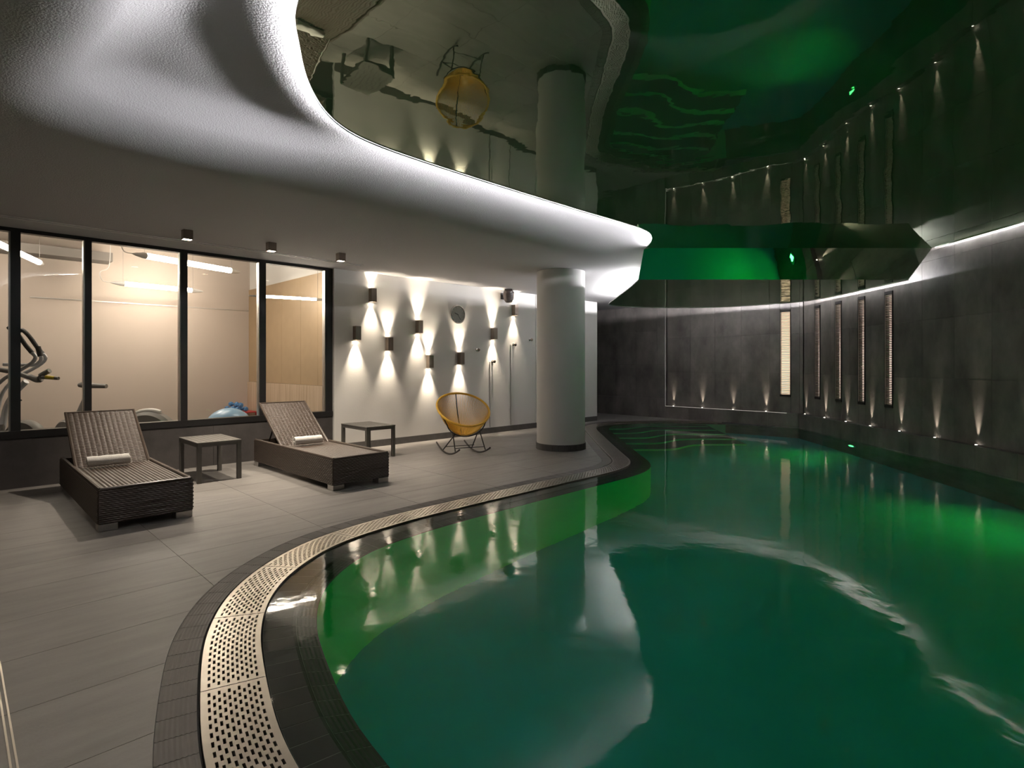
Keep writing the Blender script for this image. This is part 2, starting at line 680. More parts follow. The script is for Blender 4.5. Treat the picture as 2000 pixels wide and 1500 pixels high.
# ------------------------------------------------------------ pool surround: basin, border, grate, rim
prof = [(0.39, -0.008), (0.252, -0.010), (0.246, -0.012), (0.246, -0.13), (0.004, -0.13), (0.0, -0.022), (-0.15, -0.034), (-0.155, -0.036), (-0.25, -0.085), (-0.256, -0.10), (-0.256, -1.5)]
n = len(EDGE)
mb = MB()
vv = []
for d, z in prof:
    o_ = off(d)
    vv += [(p[0], p[1], z) for p in o_]
ff = []
for k in range(len(prof) - 1):
    for i in range(n - 1):
        ff.append((k * n + i, k * n + i + 1, (k + 1) * n + i + 1, (k + 1) * n + i))
mb.add(vv, ff)
gut = mb.build('pool_surround', 'gutter', smooth=False)
structure(gut, 'curved pool surround with overflow channel')

e = [tuple(p) for p in off(-0.257) if p[1] < FARY - 0.003]
poly = e + [(CORNER.x, FARY + 0.0)] + [RW(3.0), RW(RLEN - 3.8)]


def skirt(pts, z0, z1):
    k = len(pts)
    return MB().add([(x, y, z0) for x, y in pts] + [(x, y, z1) for x, y in pts], [(i, i + 1, i + 1 + k, i + k) for i in range(k - 1)])


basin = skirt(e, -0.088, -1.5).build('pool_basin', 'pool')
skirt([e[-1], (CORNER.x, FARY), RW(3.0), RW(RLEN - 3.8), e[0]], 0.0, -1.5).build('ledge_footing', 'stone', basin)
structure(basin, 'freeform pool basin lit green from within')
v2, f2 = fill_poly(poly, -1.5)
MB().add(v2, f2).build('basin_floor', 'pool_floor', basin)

# curved steps at the far end of the pool
for k in range(5):
    yk = 11.55 - 0.50 * k
    zk = -0.16 - 0.17 * k
    xk = 2.35 + 0.10 * k
    front = []
    for i in range(41):
        X = 1.2 + 3.0 * i / 40
        s = 1 / (1 + math.exp(-(X - xk - 0.25) * 7.5))
        front.append((X, yk + 0.62 * s - 0.06 * (X - xk)))
    pl = [W(*p) for p in front] + [W(4.35, 12.85), W(1.2, 13.6)]
    kk = len(pl)
    v2, f2 = fill_poly(pl, zk)
    st = MB().add(v2, f2).build('step', 'step_tread', basin)
    MB().add([(x, y, zk) for x, y in pl] + [(x, y, zk - 0.172) for x, y in pl], [(i, i + 1, i + 1 + kk, i + kk) for i in range(41)]).build('riser', 'riser', st)

# border tiles, grate panels, rim tiles
ARC = np.r_[0, np.cumsum(np.linalg.norm(np.diff(EDGE, axis=0), axis=1))]


def at_arc(s, d):
    x = np.interp(s, ARC, EDGE[:, 0])
    y = np.interp(s, ARC, EDGE[:, 1])
    nx = np.interp(s, ARC, EN[:, 0])
    ny = np.interp(s, ARC, EN[:, 1])
    l = math.hypot(nx, ny)
    return (x + nx / l * d, y + ny / l * d)


def ring_piece(s0, s1, prof_, bottom=-0.02):
    """prof_ list of (d,z); piece between arcs s0..s1"""
    m2 = MB()
    a = [(*at_arc(s0, d), z) for d, z in prof_]
    b = [(*at_arc(s1, d), z) for d, z in prof_]
    k = len(prof_)
    vs_ = a + b + [(x, y, z + bottom) for x, y, z in a] + [(x, y, z + bottom) for x, y, z in b]
    fs = []
    for i in range(k - 1):
        fs.append((i, i + 1, k + i + 1, k + i))
        fs.append((2 * k + i, i + 0, i + 1, 2 * k + i + 1)[::-1])
        fs.append((3 * k + i, k + i, k + i + 1, 3 * k + i + 1))
    fs.append((0, k, 3 * k, 2 * k))
    fs.append((k - 1, 2 * k - 1, 4 * k - 1, 3 * k - 1)[::-1])
    return m2.add(vs_, fs)


S_IN = float(np.interp(-0.3, -EDGE[:len(EDGE) // 3, 0], ARC[:len(EDGE) // 3])) if False else None
# arc where the surround enters the view (x = 0.6) and where it leaves at the far wall
i0 = int(np.argmin(np.abs(EDGE[:400, 0] - 0.9) + np.abs(EDGE[:400, 1] - 0.75)))
s_start, s_end = ARC[i0], ARC[-1] - 0.15


def ribs(d0, d1, z0, z1, nr, amp):
    pr = []
    for i in range(nr * 2 + 1):
        t = i / (nr * 2)
        pr.append((d0 + (d1 - d0) * t, z0 + (z1 - z0) * t - (amp if i % 2 else 0)))
    return pr


pit = 0.122
s = s_start
while s + pit < s_end:
    g = 0.0022
    ring_piece(s + g, s + pit - g, ribs(0.383, 0.254, 0.0, 0.0, 8, 0.0025)).build('border_tile', 'border_tile', gut)
    ring_piece(s + g, s + pit - g, [(-0.006, -0.018), (-0.140, -0.020), (-0.152, -0.026)]).build('rim_tile', 'rim_tile', gut)
    ring_piece(s + g, s + pit - g, ribs(-0.156, -0.254, -0.030, -0.070, 5, 0.003)).build('nosing_tile', 'rim_tile', gut)
    s += pit


def grout_ring(d0, z0, d1, z1, material):
    m2 = MB()
    k = int((s_end - s_start) / 0.06)
    vs_ = []
    for i in range(k + 1):
        sa = s_start + (s_end - s_start) * i / k
        vs_ += [(*at_arc(sa, d0), z0), (*at_arc(sa, d1), z1)]
    return m2.add(vs_, [(2 * i, 2 * i + 1, 2 * i + 3, 2 * i + 2) for i in range(k)]).build('joint_grout', material, gut)


grout_ring(0.384, -0.0030, 0.253, -0.0030, 'baseboard')
grout_ring(-0.005, -0.0196, -0.142, -0.0216, 'light_grout')
grout_ring(-0.155, -0.034, -0.2545, -0.0745, 'light_grout')


def grate_panel(s0, s1):
    m2 = MB()
    L_ = s1 - s0
    W0, W1 = 0.004, 0.242
    ncol = 10
    rows = max(3, int(round((L_ - 0.02) / 0.051)))
    pitch = (L_ - 0.016) / rows
    sl_ = 0.029
    cw = 0.0095
    c0, c1 = W0 + 0.030, W1 - 0.030
    zt, zb = 0.001, -0.012

    def q(sa, sb, da, db, z=zt):
        m2.add([(*at_arc(sa, da), z), (*at_arc(sb, da), z), (*at_arc(sb, db), z), (*at_arc(sa, db), z)], [(3, 2, 1, 0)])

    cuts = [s0 + L_ * i / rows for i in range(rows + 1)]
    prev = W0
    for c in range(ncol + 1):
        dc = c0 + (c1 - c0) * c / ncol
        a, b = dc - cw / 2, dc + cw / 2
        for i in range(rows):
            q(cuts[i], cuts[i + 1], prev, a)
        o2 = 0.0 if c % 2 == 0 else pitch * 0.5
        cur = s0
        for r in range(rows):
            sa = s0 + 0.008 + o2 + r * pitch + 0.010
            sb = sa + sl_
            if sb > s1 - 0.006:
                break
            q(cur, sa, a, b)
            for (p1, p2) in (((sa, a), (sb, a)), ((sb, a), (sb, b)), ((sb, b), (sa, b)), ((sa, b), (sa, a))):
                u1, u2 = at_arc(*p1), at_arc(*p2)
                m2.add([(*u1, zt), (*u2, zt), (*u2, zb), (*u1, zb)], [(0, 1, 2, 3)])
            cur = sb
        q(cur, s1, a, b)
        prev = b
    for i in range(rows):
        q(cuts[i], cuts[i + 1], prev, W1)
        for d in (W0, W1):
            u1, u2 = at_arc(cuts[i], d), at_arc(cuts[i + 1], d)
            m2.add([(*u1, zt), (*u2, zt), (*u2, zb - 0.02), (*u1, zb - 0.02)], [(0, 1, 2, 3)])
    return m2


pl_ = 0.66
s = s_start
while s + pl_ < s_end + 0.2:
    e2 = min(s + pl_, ARC[-1] - 0.02)
    grate_panel(s + 0.0025, e2 - 0.0025).build('grate_panel', 'steel', gut)
    s += pl_

# water
mb = MB()
v2, f2 = fill_poly(SURF_POLY, -0.012)
mb.add(v2, f2)
wat = mb.build('pool_water', 'water')
tag(wat, 'still green-lit water filling the freeform pool', 'water')
wat['kind'] = 'stuff'

# underwater projectors in the right wall of the pool and one below the near deck
GREEN = (0.02, 1.0, 0.09)
for i, (s_, zz, lab) in enumerate(((1.9, -0.55, 'round green underwater lamp below the far grilles of the slate wall'), (5.6, -0.55, 'round green underwater lamp below the plain part of the slate wall'), (9.3, -0.55, 'round green underwater lamp in the pool wall opposite the curved deck edge'))):
    px, py = RW(s_, 0.0)
    rz = math.atan2(NRo.y, NRo.x)
    root = empty('underwater_lamp', (px, py, zz), rz)
    tag(root, lab, 'pool lamp')
    rot = Matrix.Rotation(PI / 2, 4, 'Y')
    MB().lathe([(0.13, 0.0), (0.13, 0.02), (0.115, 0.03), (0.10, 0.03)], 28).xf(rot).build('ring', 'chrome', root, True)
    MB().lathe([(0.10, 0.0), (0.098, 0.026), (0.05, 0.034)], 28).xf(rot).build('lens', 'lens_green', root, True)
    spot('beam', (0.06, 0, 0.0), (1, 0, -0.12), POOLW, GREEN, 130, 0.7, 0.08, root)
    spot('floor_wash', (0.06, 0, 0.0), (0.62, 0, -1), POOLW * 0.38, GREEN, 78, 0.5, 0.08, root)

# ------------------------------------------------------------ walls clad with slate tiles
def sub_rect(rects, h):
    out = []
    for (a, b, c, d) in rects:
        h0, h1, h2, h3 = h
        if h1 <= a or h0 >= b or h3 <= c or h2 >= d:
            out.append((a, b, c, d))
            continue
        if h0 > a:
            out.append((a, h0, c, d))
        if h1 < b:
            out.append((h1, b, c, d))
        m0, m1 = max(a, h0), min(b, h1)
        if h2 > c:
            out.append((m0, m1, c, h2))
        if h3 < d:
            out.append((m0, m1, h3, d))
    return out


def clad(root, x0, x1, z0, z1, y, tw, th, holes=(), shift=0.0, material='stone', zoff=0.0, name='wall_tile', thick=0.012):
    """tiles on the plane y (room at -y) in wall coordinates"""
    g = 0.0015
    x = x0 - shift
    while x < x1:
        z = z0 - zoff
        while z < z1 - 1e-6:
            rs = [(max(x, x0), min(x + tw, x1), max(z, z0), min(z + th, z1))]
            z += th
            if rs[0][1] - rs[0][0] < 0.01 or rs[0][3] - rs[0][2] < 0.01:
                continue
            for h in holes:
                rs = sub_rect(rs, h)
            for a, b, c, d in rs:
                if b - a < 0.012 or d - c < 0.012:
                    continue
                dy = random.uniform(0, 0.0015)
                MB().box(a + g, b - g, y - thick - dy, y, c + g, d - g).build(name, material, root)
        x += tw


LEDGE = 0.29
REC = 0.09                      # wall face lies this far behind the ledge front
GZ0, GZ1 = 0.62, 2.43

# right wall (local x along the wall from the corner, room at -y)
wr = MB().box(-0.35, RLEN, REC + 0.07, REC + 0.25, 0.0, 3.3).build('wall_right', 'grout')
wr.location = (CORNER.x, CORNER.y, 0)
wr.rotation_euler = (0, 0, math.atan2(DR.y, DR.x))
structure(wr, 'dark slate tiled wall along the pool with lit slatted niches')
gr_s = [0.57, 1.30, 2.00, 2.71]
GW = 0.20
holes = [(s_ - GW / 2, s_ + GW / 2, GZ0, GZ1) for s_ in gr_s]
clad(wr, 0.03, 7.8, LEDGE, 3.2, REC + 0.055, 0.6, 0.815, holes, 0.19, thick=0.055)
clad(wr, 0.0, 7.8, 0.0, LEDGE, 0.03, 0.6, 0.5, (), 0.3, thick=0.03)
MB().box(0.0, RLEN, 0.03, REC + 0.07, 0.0, LEDGE - 0.004).build('ledge', 'stone', wr)
MB().box(7.8, RLEN, 0.0, REC + 0.07, 0.0, 3.2).build('far_cladding', 'stone', wr)

# far wall
wf = MB().box(-10.2, CORNER.x + 0.10, REC + 0.07, REC + 0.25, 0.0, 3.3).build('wall_far', 'grout')
wf.location = (0, FARY, 0)
structure(wf, 'dark slate tiled wall at the far end of the pool')
fh = (-4.37, -4.15, GZ0, GZ1)
XS = -6.98
clad(wf, XS, CORNER.x + 0.05, LEDGE, 3.2, REC + 0.055, 0.6, 0.815, [fh], 0.0, thick=0.055)
clad(wf, XS, CORNER.x, 0.0, LEDGE, 0.03, 0.6, 0.5, (), 0.0, thick=0.03)
MB().box(XS, CORNER.x, 0.03, REC + 0.07, 0.0, LEDGE - 0.004).build('ledge', 'stone', wf)
clad(wf, -10.0, XS, 0.0, 3.2, 0.055, 0.6, 0.815, (), 0.2, zoff=0.35, thick=0.055)
MB().box(-10.2, XS, 0.055, REC + 0.07, 0.0, 3.2).build('backing', 'grout', wf)
tl = MB().box(XS, -4.2, -0.001, 0.007, LEDGE - 0.002, LEDGE + 0.004).build('led_line', 'led_line', wf)
tl2 = MB().box(XS - 0.003, XS + 0.003, -0.001, 0.007, LEDGE + 0.005, 3.0).build('led_line', 'led_faint', wf)


def niche(root_wall, name, c, w, y, label, bright, group):
    """slatted niche in wall coordinates of root_wall"""
    root = empty(name, (0, 0, 0))
    root.matrix_world = root_wall.matrix_basis @ Matrix.Translation((c, y, GZ0))
    tag(root, label, 'wall grille', group)
    h = GZ1 - GZ0
    a, b = -w / 2 + 0.004, w / 2 - 0.004
    dp = 0.11
    f = MB()
    f.box(a, a + 0.008, -0.07, 0.0135, 0.004, h - 0.004).box(b - 0.008, b, -0.07, 0.0135, 0.004, h - 0.004)
    f.box(a, b, -0.07, 0.0135, 0.004, 0.05).box(a, b, -0.07, 0.0135, h - 0.05, h - 0.004)
    f.build('frame', 'black_metal', root)
    MB().box(a + 0.008, b - 0.008, 0.006, 0.011, 0.05, h - 0.05).build('light_panel', bright, root)
    MB().box(a + 0.009, a + 0.014, -0.066, -0.06, 0.05, h - 0.05).build('edge_strip', 'alu', root)
    sm = MB().box(a + 0.014, b - 0.008, -0.055, -0.003, -0.0075, 0.0075).mesh('slat', 'slat')
    z = 0.065
    while z < h - 0.06:
        link_mesh('slat', sm, root, (0, 0, z))
        z += 0.0275
    return root


bpy.context.view_layer.update()
glabs = ['slatted wall niche nearest the inner corner of the slate wall', 'second slatted wall niche from the inner corner of the slate wall',
         'third slatted wall niche from the inner corner of the slate wall', 'slatted wall niche farthest from the inner corner, beside plain slate']
for s_, lab in zip(gr_s, glabs):
    niche(wr, 'wall_grille', s_, GW, REC + 0.055, lab, 'niche_glow', 'lit slatted niches')
niche(wf, 'wall_grille', -4.26, 0.22, REC + 0.055, 'brightest warm slatted niche, alone on the far slate wall', 'niche_glow2', 'lit slatted niches')


def uplight(wall, x, label):
    root = empty('ledge_uplight')
    root.matrix_world = wall.matrix_basis @ Matrix.Translation((x, 0.060, LEDGE - 0.004))
    tag(root, label, 'uplight', 'uplights along the slate ledge')
    MB().lathe([(0.020, 0.0), (0.020, 0.010), (0.014, 0.012)], 16).build('ring', 'chrome', root, True)
    MB().lathe([(0.0135, 0.0), (0.0135, 0.0135), (0.006, 0.015)], 12).build('lens', 'lens_small', root, True)
    spot('beam', (0, 0.0, 0.020), (0, 0.03, 1), UPL * random.uniform(0.7, 1.25), (1.0, 0.86, 0.68), 26, 1.0, 0.008, root)


FAR_UP = ['next to the lit upright edge', 'second from the lit upright edge', 'third from the lit upright edge', 'next to the warm bright niche']
for x, t in zip((-6.80, -6.07, -5.35, -4.64), FAR_UP):
    uplight(wf, x, 'tiny uplight in the far slate ledge, ' + t)
R_UP = ['right at the inner corner of the walls', 'between the first and second niche', 'between the second and third niche', 'between the third and fourth niche',
        'just past the fourth niche', 'second past the fourth niche', 'third past the fourth niche', 'fourth past the fourth niche']
for s_, t in zip((0.13, 0.87, 1.58, 2.28, 3.0, 3.73, 4.44, 5.16), R_UP):
    uplight(wr, s_, 'tiny uplight in the side slate ledge, ' + t)

# ------------------------------------------------------------ left side: parapet, glazing, white wall
wl = MB().box(XG - 0.12, XG + 0.018, -2.6, 4.04, 0.0, 0.525).build('wall_parapet', 'grout')
structure(wl, 'low stone parapet under the gym glazing')
y = -2.4
for k in range(6):
    a, b = max(-2.6, y), min(y + 1.2, 4.04)
    MB().box(XG + 0.018, XG + 0.034, a + 0.0015, b - 0.0015, 0.002, 0.523).build('parapet_tile', 'stone_low', wl)
    y += 1.2
    if y >= 4.04:
        break

win = empty('window_1', (XG, 0, 0.525))
structure(win, 'black framed glazing between the pool and the gym')
MB().box(-0.09, 0.045, -2.6, 4.04, 0.0, 0.075).build('sill_rail', 'black_metal', win)
MB().box(-0.06, 0.03, -2.6, 4.04, 2.155, 2.195).build('head_rail', 'black_metal', win)
mull = [(-2.4, -2.33), (-1.45, -1.38), (-0.5, -0.43), (0.453, 0.533), (1.075, 1.137), (2.03, 2.104), (2.985, 3.066), (3.935, 4.04)]
for a, b in mull:
    m1 = MB().box(-0.06, 0.03, a, b, 0.075, 2.155).build('mullion', 'black_metal', win)
    MB().box(-0.055, 0.025, a - 0.014, a, 0.075, 2.155).build('glazing_bead', 'alu', m1)
for (a, b), (c, d) in zip(mull[:-1], mull[1:]):
    MB().box(-0.012, -0.006, b, c - 0.014, 0.075, 2.155).build('pane', 'glass', win)

ww = MB().box(XL - 0.18, XL, 4.045, 8.452, 0.0, LOW + 0.02).box(XL - 0.18, XL, 8.468, 10.55, 0.0, LOW + 0.02).box(XL - 0.18, XL - 0.015, 8.45, 8.47, 0, LOW + 0.02).build('wall_white', 'white_wall')
structure(ww, 'white wall with up and down lights')
bb = MB().box(XL + 0.0005, XL + 0.012, 4.05, 10.54, 0.0, 0.105).build('baseboard_white', 'baseboard')
structure(bb, 'dark stone baseboard of the white wall')
# corridor behind the end of the white wall
wc = MB().box(-9.75, -9.6, 10.0, 12.2, 0.0, LOW).build('wall_corridor', 'stone')
structure(wc, 'dark end wall of the side passage')
wc2 = MB().box(-9.6, XL - 0.18, 10.42, 10.55, 0.0, LOW).build('wall_passage', 'stone')
structure(wc2, 'dark side wall of the passage behind the white wall')
wn = MB().box(-8.1, 10.4, YB - 0.15, YB, 0.0, 3.3).build('wall_near', 'stone_low')
structure(wn, 'dark wall behind the deck')

# ------------------------------------------------------------ plaster ceiling
film_l = [(6.0, 0.95), (3.0, 0.80), (0.5, 0.76), (-1.2, 0.83), (-2.38, 1.07), (-2.68, 1.21), (-2.99, 1.39), (-3.24, 1.59), (-3.42, 1.80), (-3.53, 2.05), (-3.58, 2.45), (-3.60, 3.2), (-3.60, 4.4), (-3.58, 5.4), (-3.60, 5.85), (-3.70, 6.14), (-3.88, 6.42), (-4.11, 6.66)]
FLINE = smooth_line(catmull(film_l, 0.05), 6)
low_l = [W(1.72, 7.67), W(1.76, 8.4), W(1.80, 9.6), W(1.83, 10.6), W(1.95, 11.0), W(2.4, 11.3), W(3.17, 11.47), W(4.18, 11.35), W(4.94, 10.81), W(5.34, 10.25), W(5.44, 9.44), W(5.42, 8.4), W(5.40, 7.67)]
KS = 1.0348                      # the lower level lies a little farther out
low_l = [(KS * a, KS * b) for a, b in low_l]
FLOW = smooth_line(catmull(low_l, 0.05), 4)
dl0 = W(1.80, 7.67)
upper_r = [W(5.72, 7.67), W(5.67, 6.2), W(5.55, 2.0), W(5.45, -1.0)]
end_pt = RW(RLEN - 3.8, 0.15)
UP_POLY = [tuple(p) for p in FLINE] + [dl0] + upper_r
LO_POLY = [tuple(p) for p in FLOW]
FILM_OUT = np.array([tuple(p) for p in FLINE] + [tuple(p) for p in FLOW] + upper_r + [tuple(FLINE[0])])

rec_l = [(8.5, 0.05), (4.0, -0.05), (1.0, 0.02), (-1.5, 0.12), (-2.9, 0.22), (-3.5, 0.17), (-3.95, 0.16), (-4.25, 0.28), (-4.42, 0.55), (-4.50, 1.0), (-4.53, 1.7), (-4.57, 2.6), (-4.59, 3.8), (-4.62, 5.0), (-4.70, 6.0), (-4.80, 6.7), (-4.70, 7.45), (-4.2, 8.0), W(4.0, 8.7), W(6.6, 8.7)]
REC_L = smooth_line(catmull(rec_l, 0.06), 8)
REC_POLY = [tuple(p) for p in REC_L] + [(9.5, 8.0)]


def sst(t):
    t = np.clip(t, 0, 1)
    return t * t * (3 - 2 * t)


step = 0.045
gx = np.arange(-10.2, 10.4, step)
gy = np.arange(YB - 0.1, 12.5, step)
GX, GY = np.meshgrid(gx, gy, indexing='ij')
P = np.c_[GX.ravel(), GY.ravel()]
keep = (P[:, 0] + P[:, 1] < 8.6)
dL = np.zeros(len(P))
dF = np.zeros(len(P))
insL = inside(REC_POLY, P)
sel = insL & keep
dL[sel] = dist_line(REC_L, P[sel])
fl_open = FILM_OUT
dF[sel] = dist_line(fl_open, P[sel])
insF = np.zeros(len(P), bool)
insF[sel] = inside(FILM_OUT, P[sel])
dF[insF] = 0
wid = dF + dL
near = 1 - sst((P[:, 1] - 1.15) / 1.3)          # the recess is deeper on its near side
amp = 0.030 + 0.095 * near
DEN = 0.98 - 0.36 * near
Z = LOW + sst(dL / DEN) * (0.200 + amp * sst((dF - 0.02) / 0.62))
Z[~sel] = LOW
Zg = Z.reshape(len(gx), len(gy))
for _ in range(10):
    Zg[1:-1, 1:-1] = 0.5 * Zg[1:-1, 1:-1] + 0.125 * (Zg[:-2, 1:-1] + Zg[2:, 1:-1] + Zg[1:-1, :-2] + Zg[1:-1, 2:])
Z = Zg.ravel()
nx_, ny_ = len(gx), len(gy)
idx = np.arange(nx_ * ny_).reshape(nx_, ny_)
kq = keep.reshape(nx_, ny_)
okq = kq[:-1, :-1] & kq[1:, :-1] & kq[1:, 1:] & kq[:-1, 1:]
# coarse where flat is not worth it, the plaster stops at the wall faces
cx = (GX[:-1, :-1] + step / 2)
cy = (GY[:-1, :-1] + step / 2)
okq &= ~((cx < XL - 0.05) & (cy < 10.4))
A = idx[:-1, :-1][okq]
B = idx[1:, :-1][okq]
C_ = idx[1:, 1:][okq]
D_ = idx[:-1, 1:][okq]
used = np.unique(np.concatenate([A, B, C_, D_]))
remap = np.full(nx_ * ny_, -1)
remap[used] = np.arange(len(used))
quads = np.c_[remap[A], remap[D_], remap[C_], remap[B]]
me = bpy.data.meshes.new('ceiling')
me.vertices.add(len(used))
me.vertices.foreach_set('co', np.c_[P[used], Z[used]].astype(np.float32).ravel())
me.loops.add(len(quads) * 4)
me.loops.foreach_set('vertex_index', quads.ravel().astype(np.int32))
me.polygons.add(len(quads))
me.polygons.foreach_set('loop_start', np.arange(0, len(quads) * 4, 4, dtype=np.int32))
me.polygons.foreach_set('use_smooth', np.ones(len(quads), dtype=bool))
me.update(calc_edges=True)
me.validate()
me.materials.append(M['plaster'])
ceil = structure(link_mesh('ceiling', me), 'white roughcast plaster ceiling with a curved recess')
# two slender slot trims near the glazing
for k, xx in enumerate((-7.22, -7.30)):
    t = MB().box(xx - 0.008, xx + 0.008, -2.5, 4.2, LOW - 0.008, LOW + 0.003).build('trim_%d' % (k + 2), 'gm_white')
    structure(t, 'slender ceiling trim line along the glazing')

# ------------------------------------------------------------ stretch film ceiling
mb = MB()
v2, f2 = fill_poly(UP_POLY, FU)
mb.add(v2, [t[::-1] for t in f2])
v2, f2 = fill_poly(LO_POLY, FL)
mb.add(v2, [t[::-1] for t in f2])
a = (*dl0, FU)
b = (*upper_r[0], FU)
c = (*low_l[-1], FL)
d = (*low_l[0], FL)
mb.add([a, b, c, d], [(0, 1, 2, 3)])
film = mb.build('ceiling_film', 'film')
structure(film, 'dark glossy mirror-like stretch ceiling over the pool')
# pale edge profile and hidden led strip along the free edges
def ribbon(line, zs, z1, closed=False):
    m2 = MB()
    k = len(line)
    m2.add([(p[0], p[1], za) for p, za in zip(line, zs)] + [(p[0], p[1], za + z1) for p, za in zip(line, zs)], [(i, i + 1, k + i + 1, k + i) for i in range(k - 1)])
    return m2


def shift_line(line, d):
    nn = normals(line)
    c0 = FILM_C - line[len(line) // 2]
    if (nn[len(line) // 2] * c0).sum() < 0:
        nn = -nn
    return line + nn * d


FILM_C = np.array(W(3.5, 6.0))
rR = np.array([W(5.72, 7.62), W(5.69, 6.9), W(5.67, 6.2), W(5.655, 5.6)])
rR = resample(rR, 0.1)
lft = np.vstack([FLINE, np.array([dl0])])
EP, HP = -0.012, 0.016
ribbon(shift_line(lft, -0.001), [FU + EP] * len(lft), HP).build('edge_profile', 'alu_grey', film)
FLOW_C = np.array(W(3.5, 9.5))
FILM_C_KEEP = FILM_C
FILM_C = FLOW_C
flow_r = resample(FLOW, 0.06)
nn = normals(flow_r)
mid_in = inside(np.array(LO_POLY), flow_r + nn * 0.03)
if mid_in.mean() < 0.5:
    nn = -nn
led_l = (flow_r + nn * 0.15)[8:-6]
ribbon(flow_r - nn * 0.001, [FL + EP] * len(flow_r), HP).build('edge_profile', 'alu_grey', film)
ribbon(led_l, [FL + 0.003] * len(led_l), 0.010).build('led_strip', 'cove_led_low', film)
FILM_C = FILM_C_KEEP
nn = normals(FLINE)
mid_in = inside(np.array(UP_POLY), FLINE + nn * 0.03)
if mid_in.mean() < 0.5:
    nn = -nn
ledu = FLINE + nn * 0.04
ribbon(ledu, [FU + 0.003] * len(ledu), 0.010).build('led_strip', 'cove_led', film)
nn = normals(rR)
if inside(np.array(UP_POLY), rR + nn * 0.03).mean() < 0.5:
    nn = -nn
ledr = rR + nn * 0.05
ribbon(ledr, [FU + 0.003] * len(ledr), 0.010).build('led_strip', 'cove_led', film)
ribbon(rR - nn * 0.001, [FU + EP] * len(rR), HP).build('edge_profile', 'alu_grey', film)

# ------------------------------------------------------------ column
cpos = W(0.755, 8.72)
col_root = empty('round_column', (cpos[0], cpos[1], 0))
structure(col_root, 'round white column by the pool edge with dark tiled base')
MB().lathe([(0.372, 0.09), (0.372, LOW + 0.01)], 96, cap=False).build('shaft', 'column', col_root, True)
mb = MB()
nb = 26
for k in range(nb):
    a0, a1 = 2 * PI * (k + 0.04) / nb, 2 * PI * (k + 0.96) / nb
    m2 = MB()
    for zz in (0.0, 0.095):
        for r in (0.385, 0.36):
            for t in range(3):
                aa = a0 + (a1 - a0) * t / 2
                m2.v.append((r * math.cos(aa), r * math.sin(aa), zz))
    m2.f = [(0, 1, 7, 6), (1, 2, 8, 7), (6, 7, 10, 9), (7, 8, 11, 10), (0, 6, 9, 3), (2, 5, 11, 8)]
    m2.build('base_tile', 'baseboard', col_root)
MB().lathe([(0.378, 0.0), (0.378, 0.09)], 64, cap=False).build('base_grout', 'grout', col_root, True)

# ------------------------------------------------------------ wall lights
def sconce(y, z, up, label):
    root = empty('wall_light', (XL, y, z))
    tag(root, label, 'wall light', 'up and down lights on the white wall')
    w, dp, h = 0.045, 0.10, 0.105
    mb = MB()
    t = 0.006
    x0, x1 = 0.012, 0.012 + dp - 0.01
    mb.box(x0, x1, -w, -w + t, -h, h).box(x0, x1, w - t, w, -h, h).box(x0, x0 + t, -w + t, w - t, -h, h).box(x1 - t, x1, -w + t, w - t, -h, h)
    mb.build('body', 'sconce', root)
    MB().box(0.0006, 0.012, -0.03, 0.03, -0.05, 0.05).build('bracket', 'black_metal', root)
    for sgn in ((-1, 1) if up else (-1,)):
        MB().box(x0 + t, x1 - t, -w + t, w - t, sgn * (h - 0.02) - 0.003, sgn * (h - 0.02) + 0.003).build('lens', 'lens_warm', root)
        spot('beam', (0.055, 0, sgn * (h + 0.006)), (-0.13, 0, sgn), SCONCE, (1.0, 0.84, 0.65), 56, 1.0, 0.02, root)


sconce(4.66, 2.37, True, 'bronze wall light high up beside the window frame, lit both ways')
sconce(4.39, 1.77, False, 'bronze wall light beside the window frame shining downwards only')
sconce(4.96, 1.62, True, 'bronze wall light above the gap between lounger and side table, mid height')
sconce(5.54, 1.92, True, 'bronze wall light above and left of the lowest light')
sconce(5.76, 1.34, True, 'lowest bronze wall light, above the back of the yellow chair')
sconce(6.44, 1.40, True, 'bronze wall light directly below the wall clock')
sconce(7.25, 1.87, True, 'bronze wall light between the clock and the round hooks')
sconce(7.81, 2.35, True, 'bronze wall light just below and beside the wall loudspeaker')

# wall clock
ck = empty('wall_clock', (XL, 6.40, 2.18))
tag(ck, 'round wall clock with grey face and chrome rim on the white wall', 'clock')
RY = Matrix.Rotation(PI / 2, 4, 'Y')
MB().lathe([(0.165, 0.0006), (0.165, 0.03), (0.155, 0.036), (0.148, 0.03), (0.148, 0.012)], 48, cap=False).xf(RY).build('rim', 'chrome', ck, True)
face = MB().lathe([(0.149, 0.002), (0.149, 0.014)], 48).xf(RY).build('face', 'clock_face', ck)
for k in range(12):
    a = k * PI / 6
    m2 = MB().box(0.0142, 0.0155, -0.004, 0.004, 0.118, 0.138).xf(Matrix.Rotation(a, 4, 'X'))
    m2.build('hour_mark', 'alu_grey', face)
for a, l_, w_ in ((math.radians(69), 0.075, 0.006), (math.radians(216), 0.11, 0.004)):
    MB().box(0.016, 0.018, -w_, w_, -0.015, l_).xf(Matrix.Rotation(a, 4, 'X')).build('hand', 'black_metal', ck)

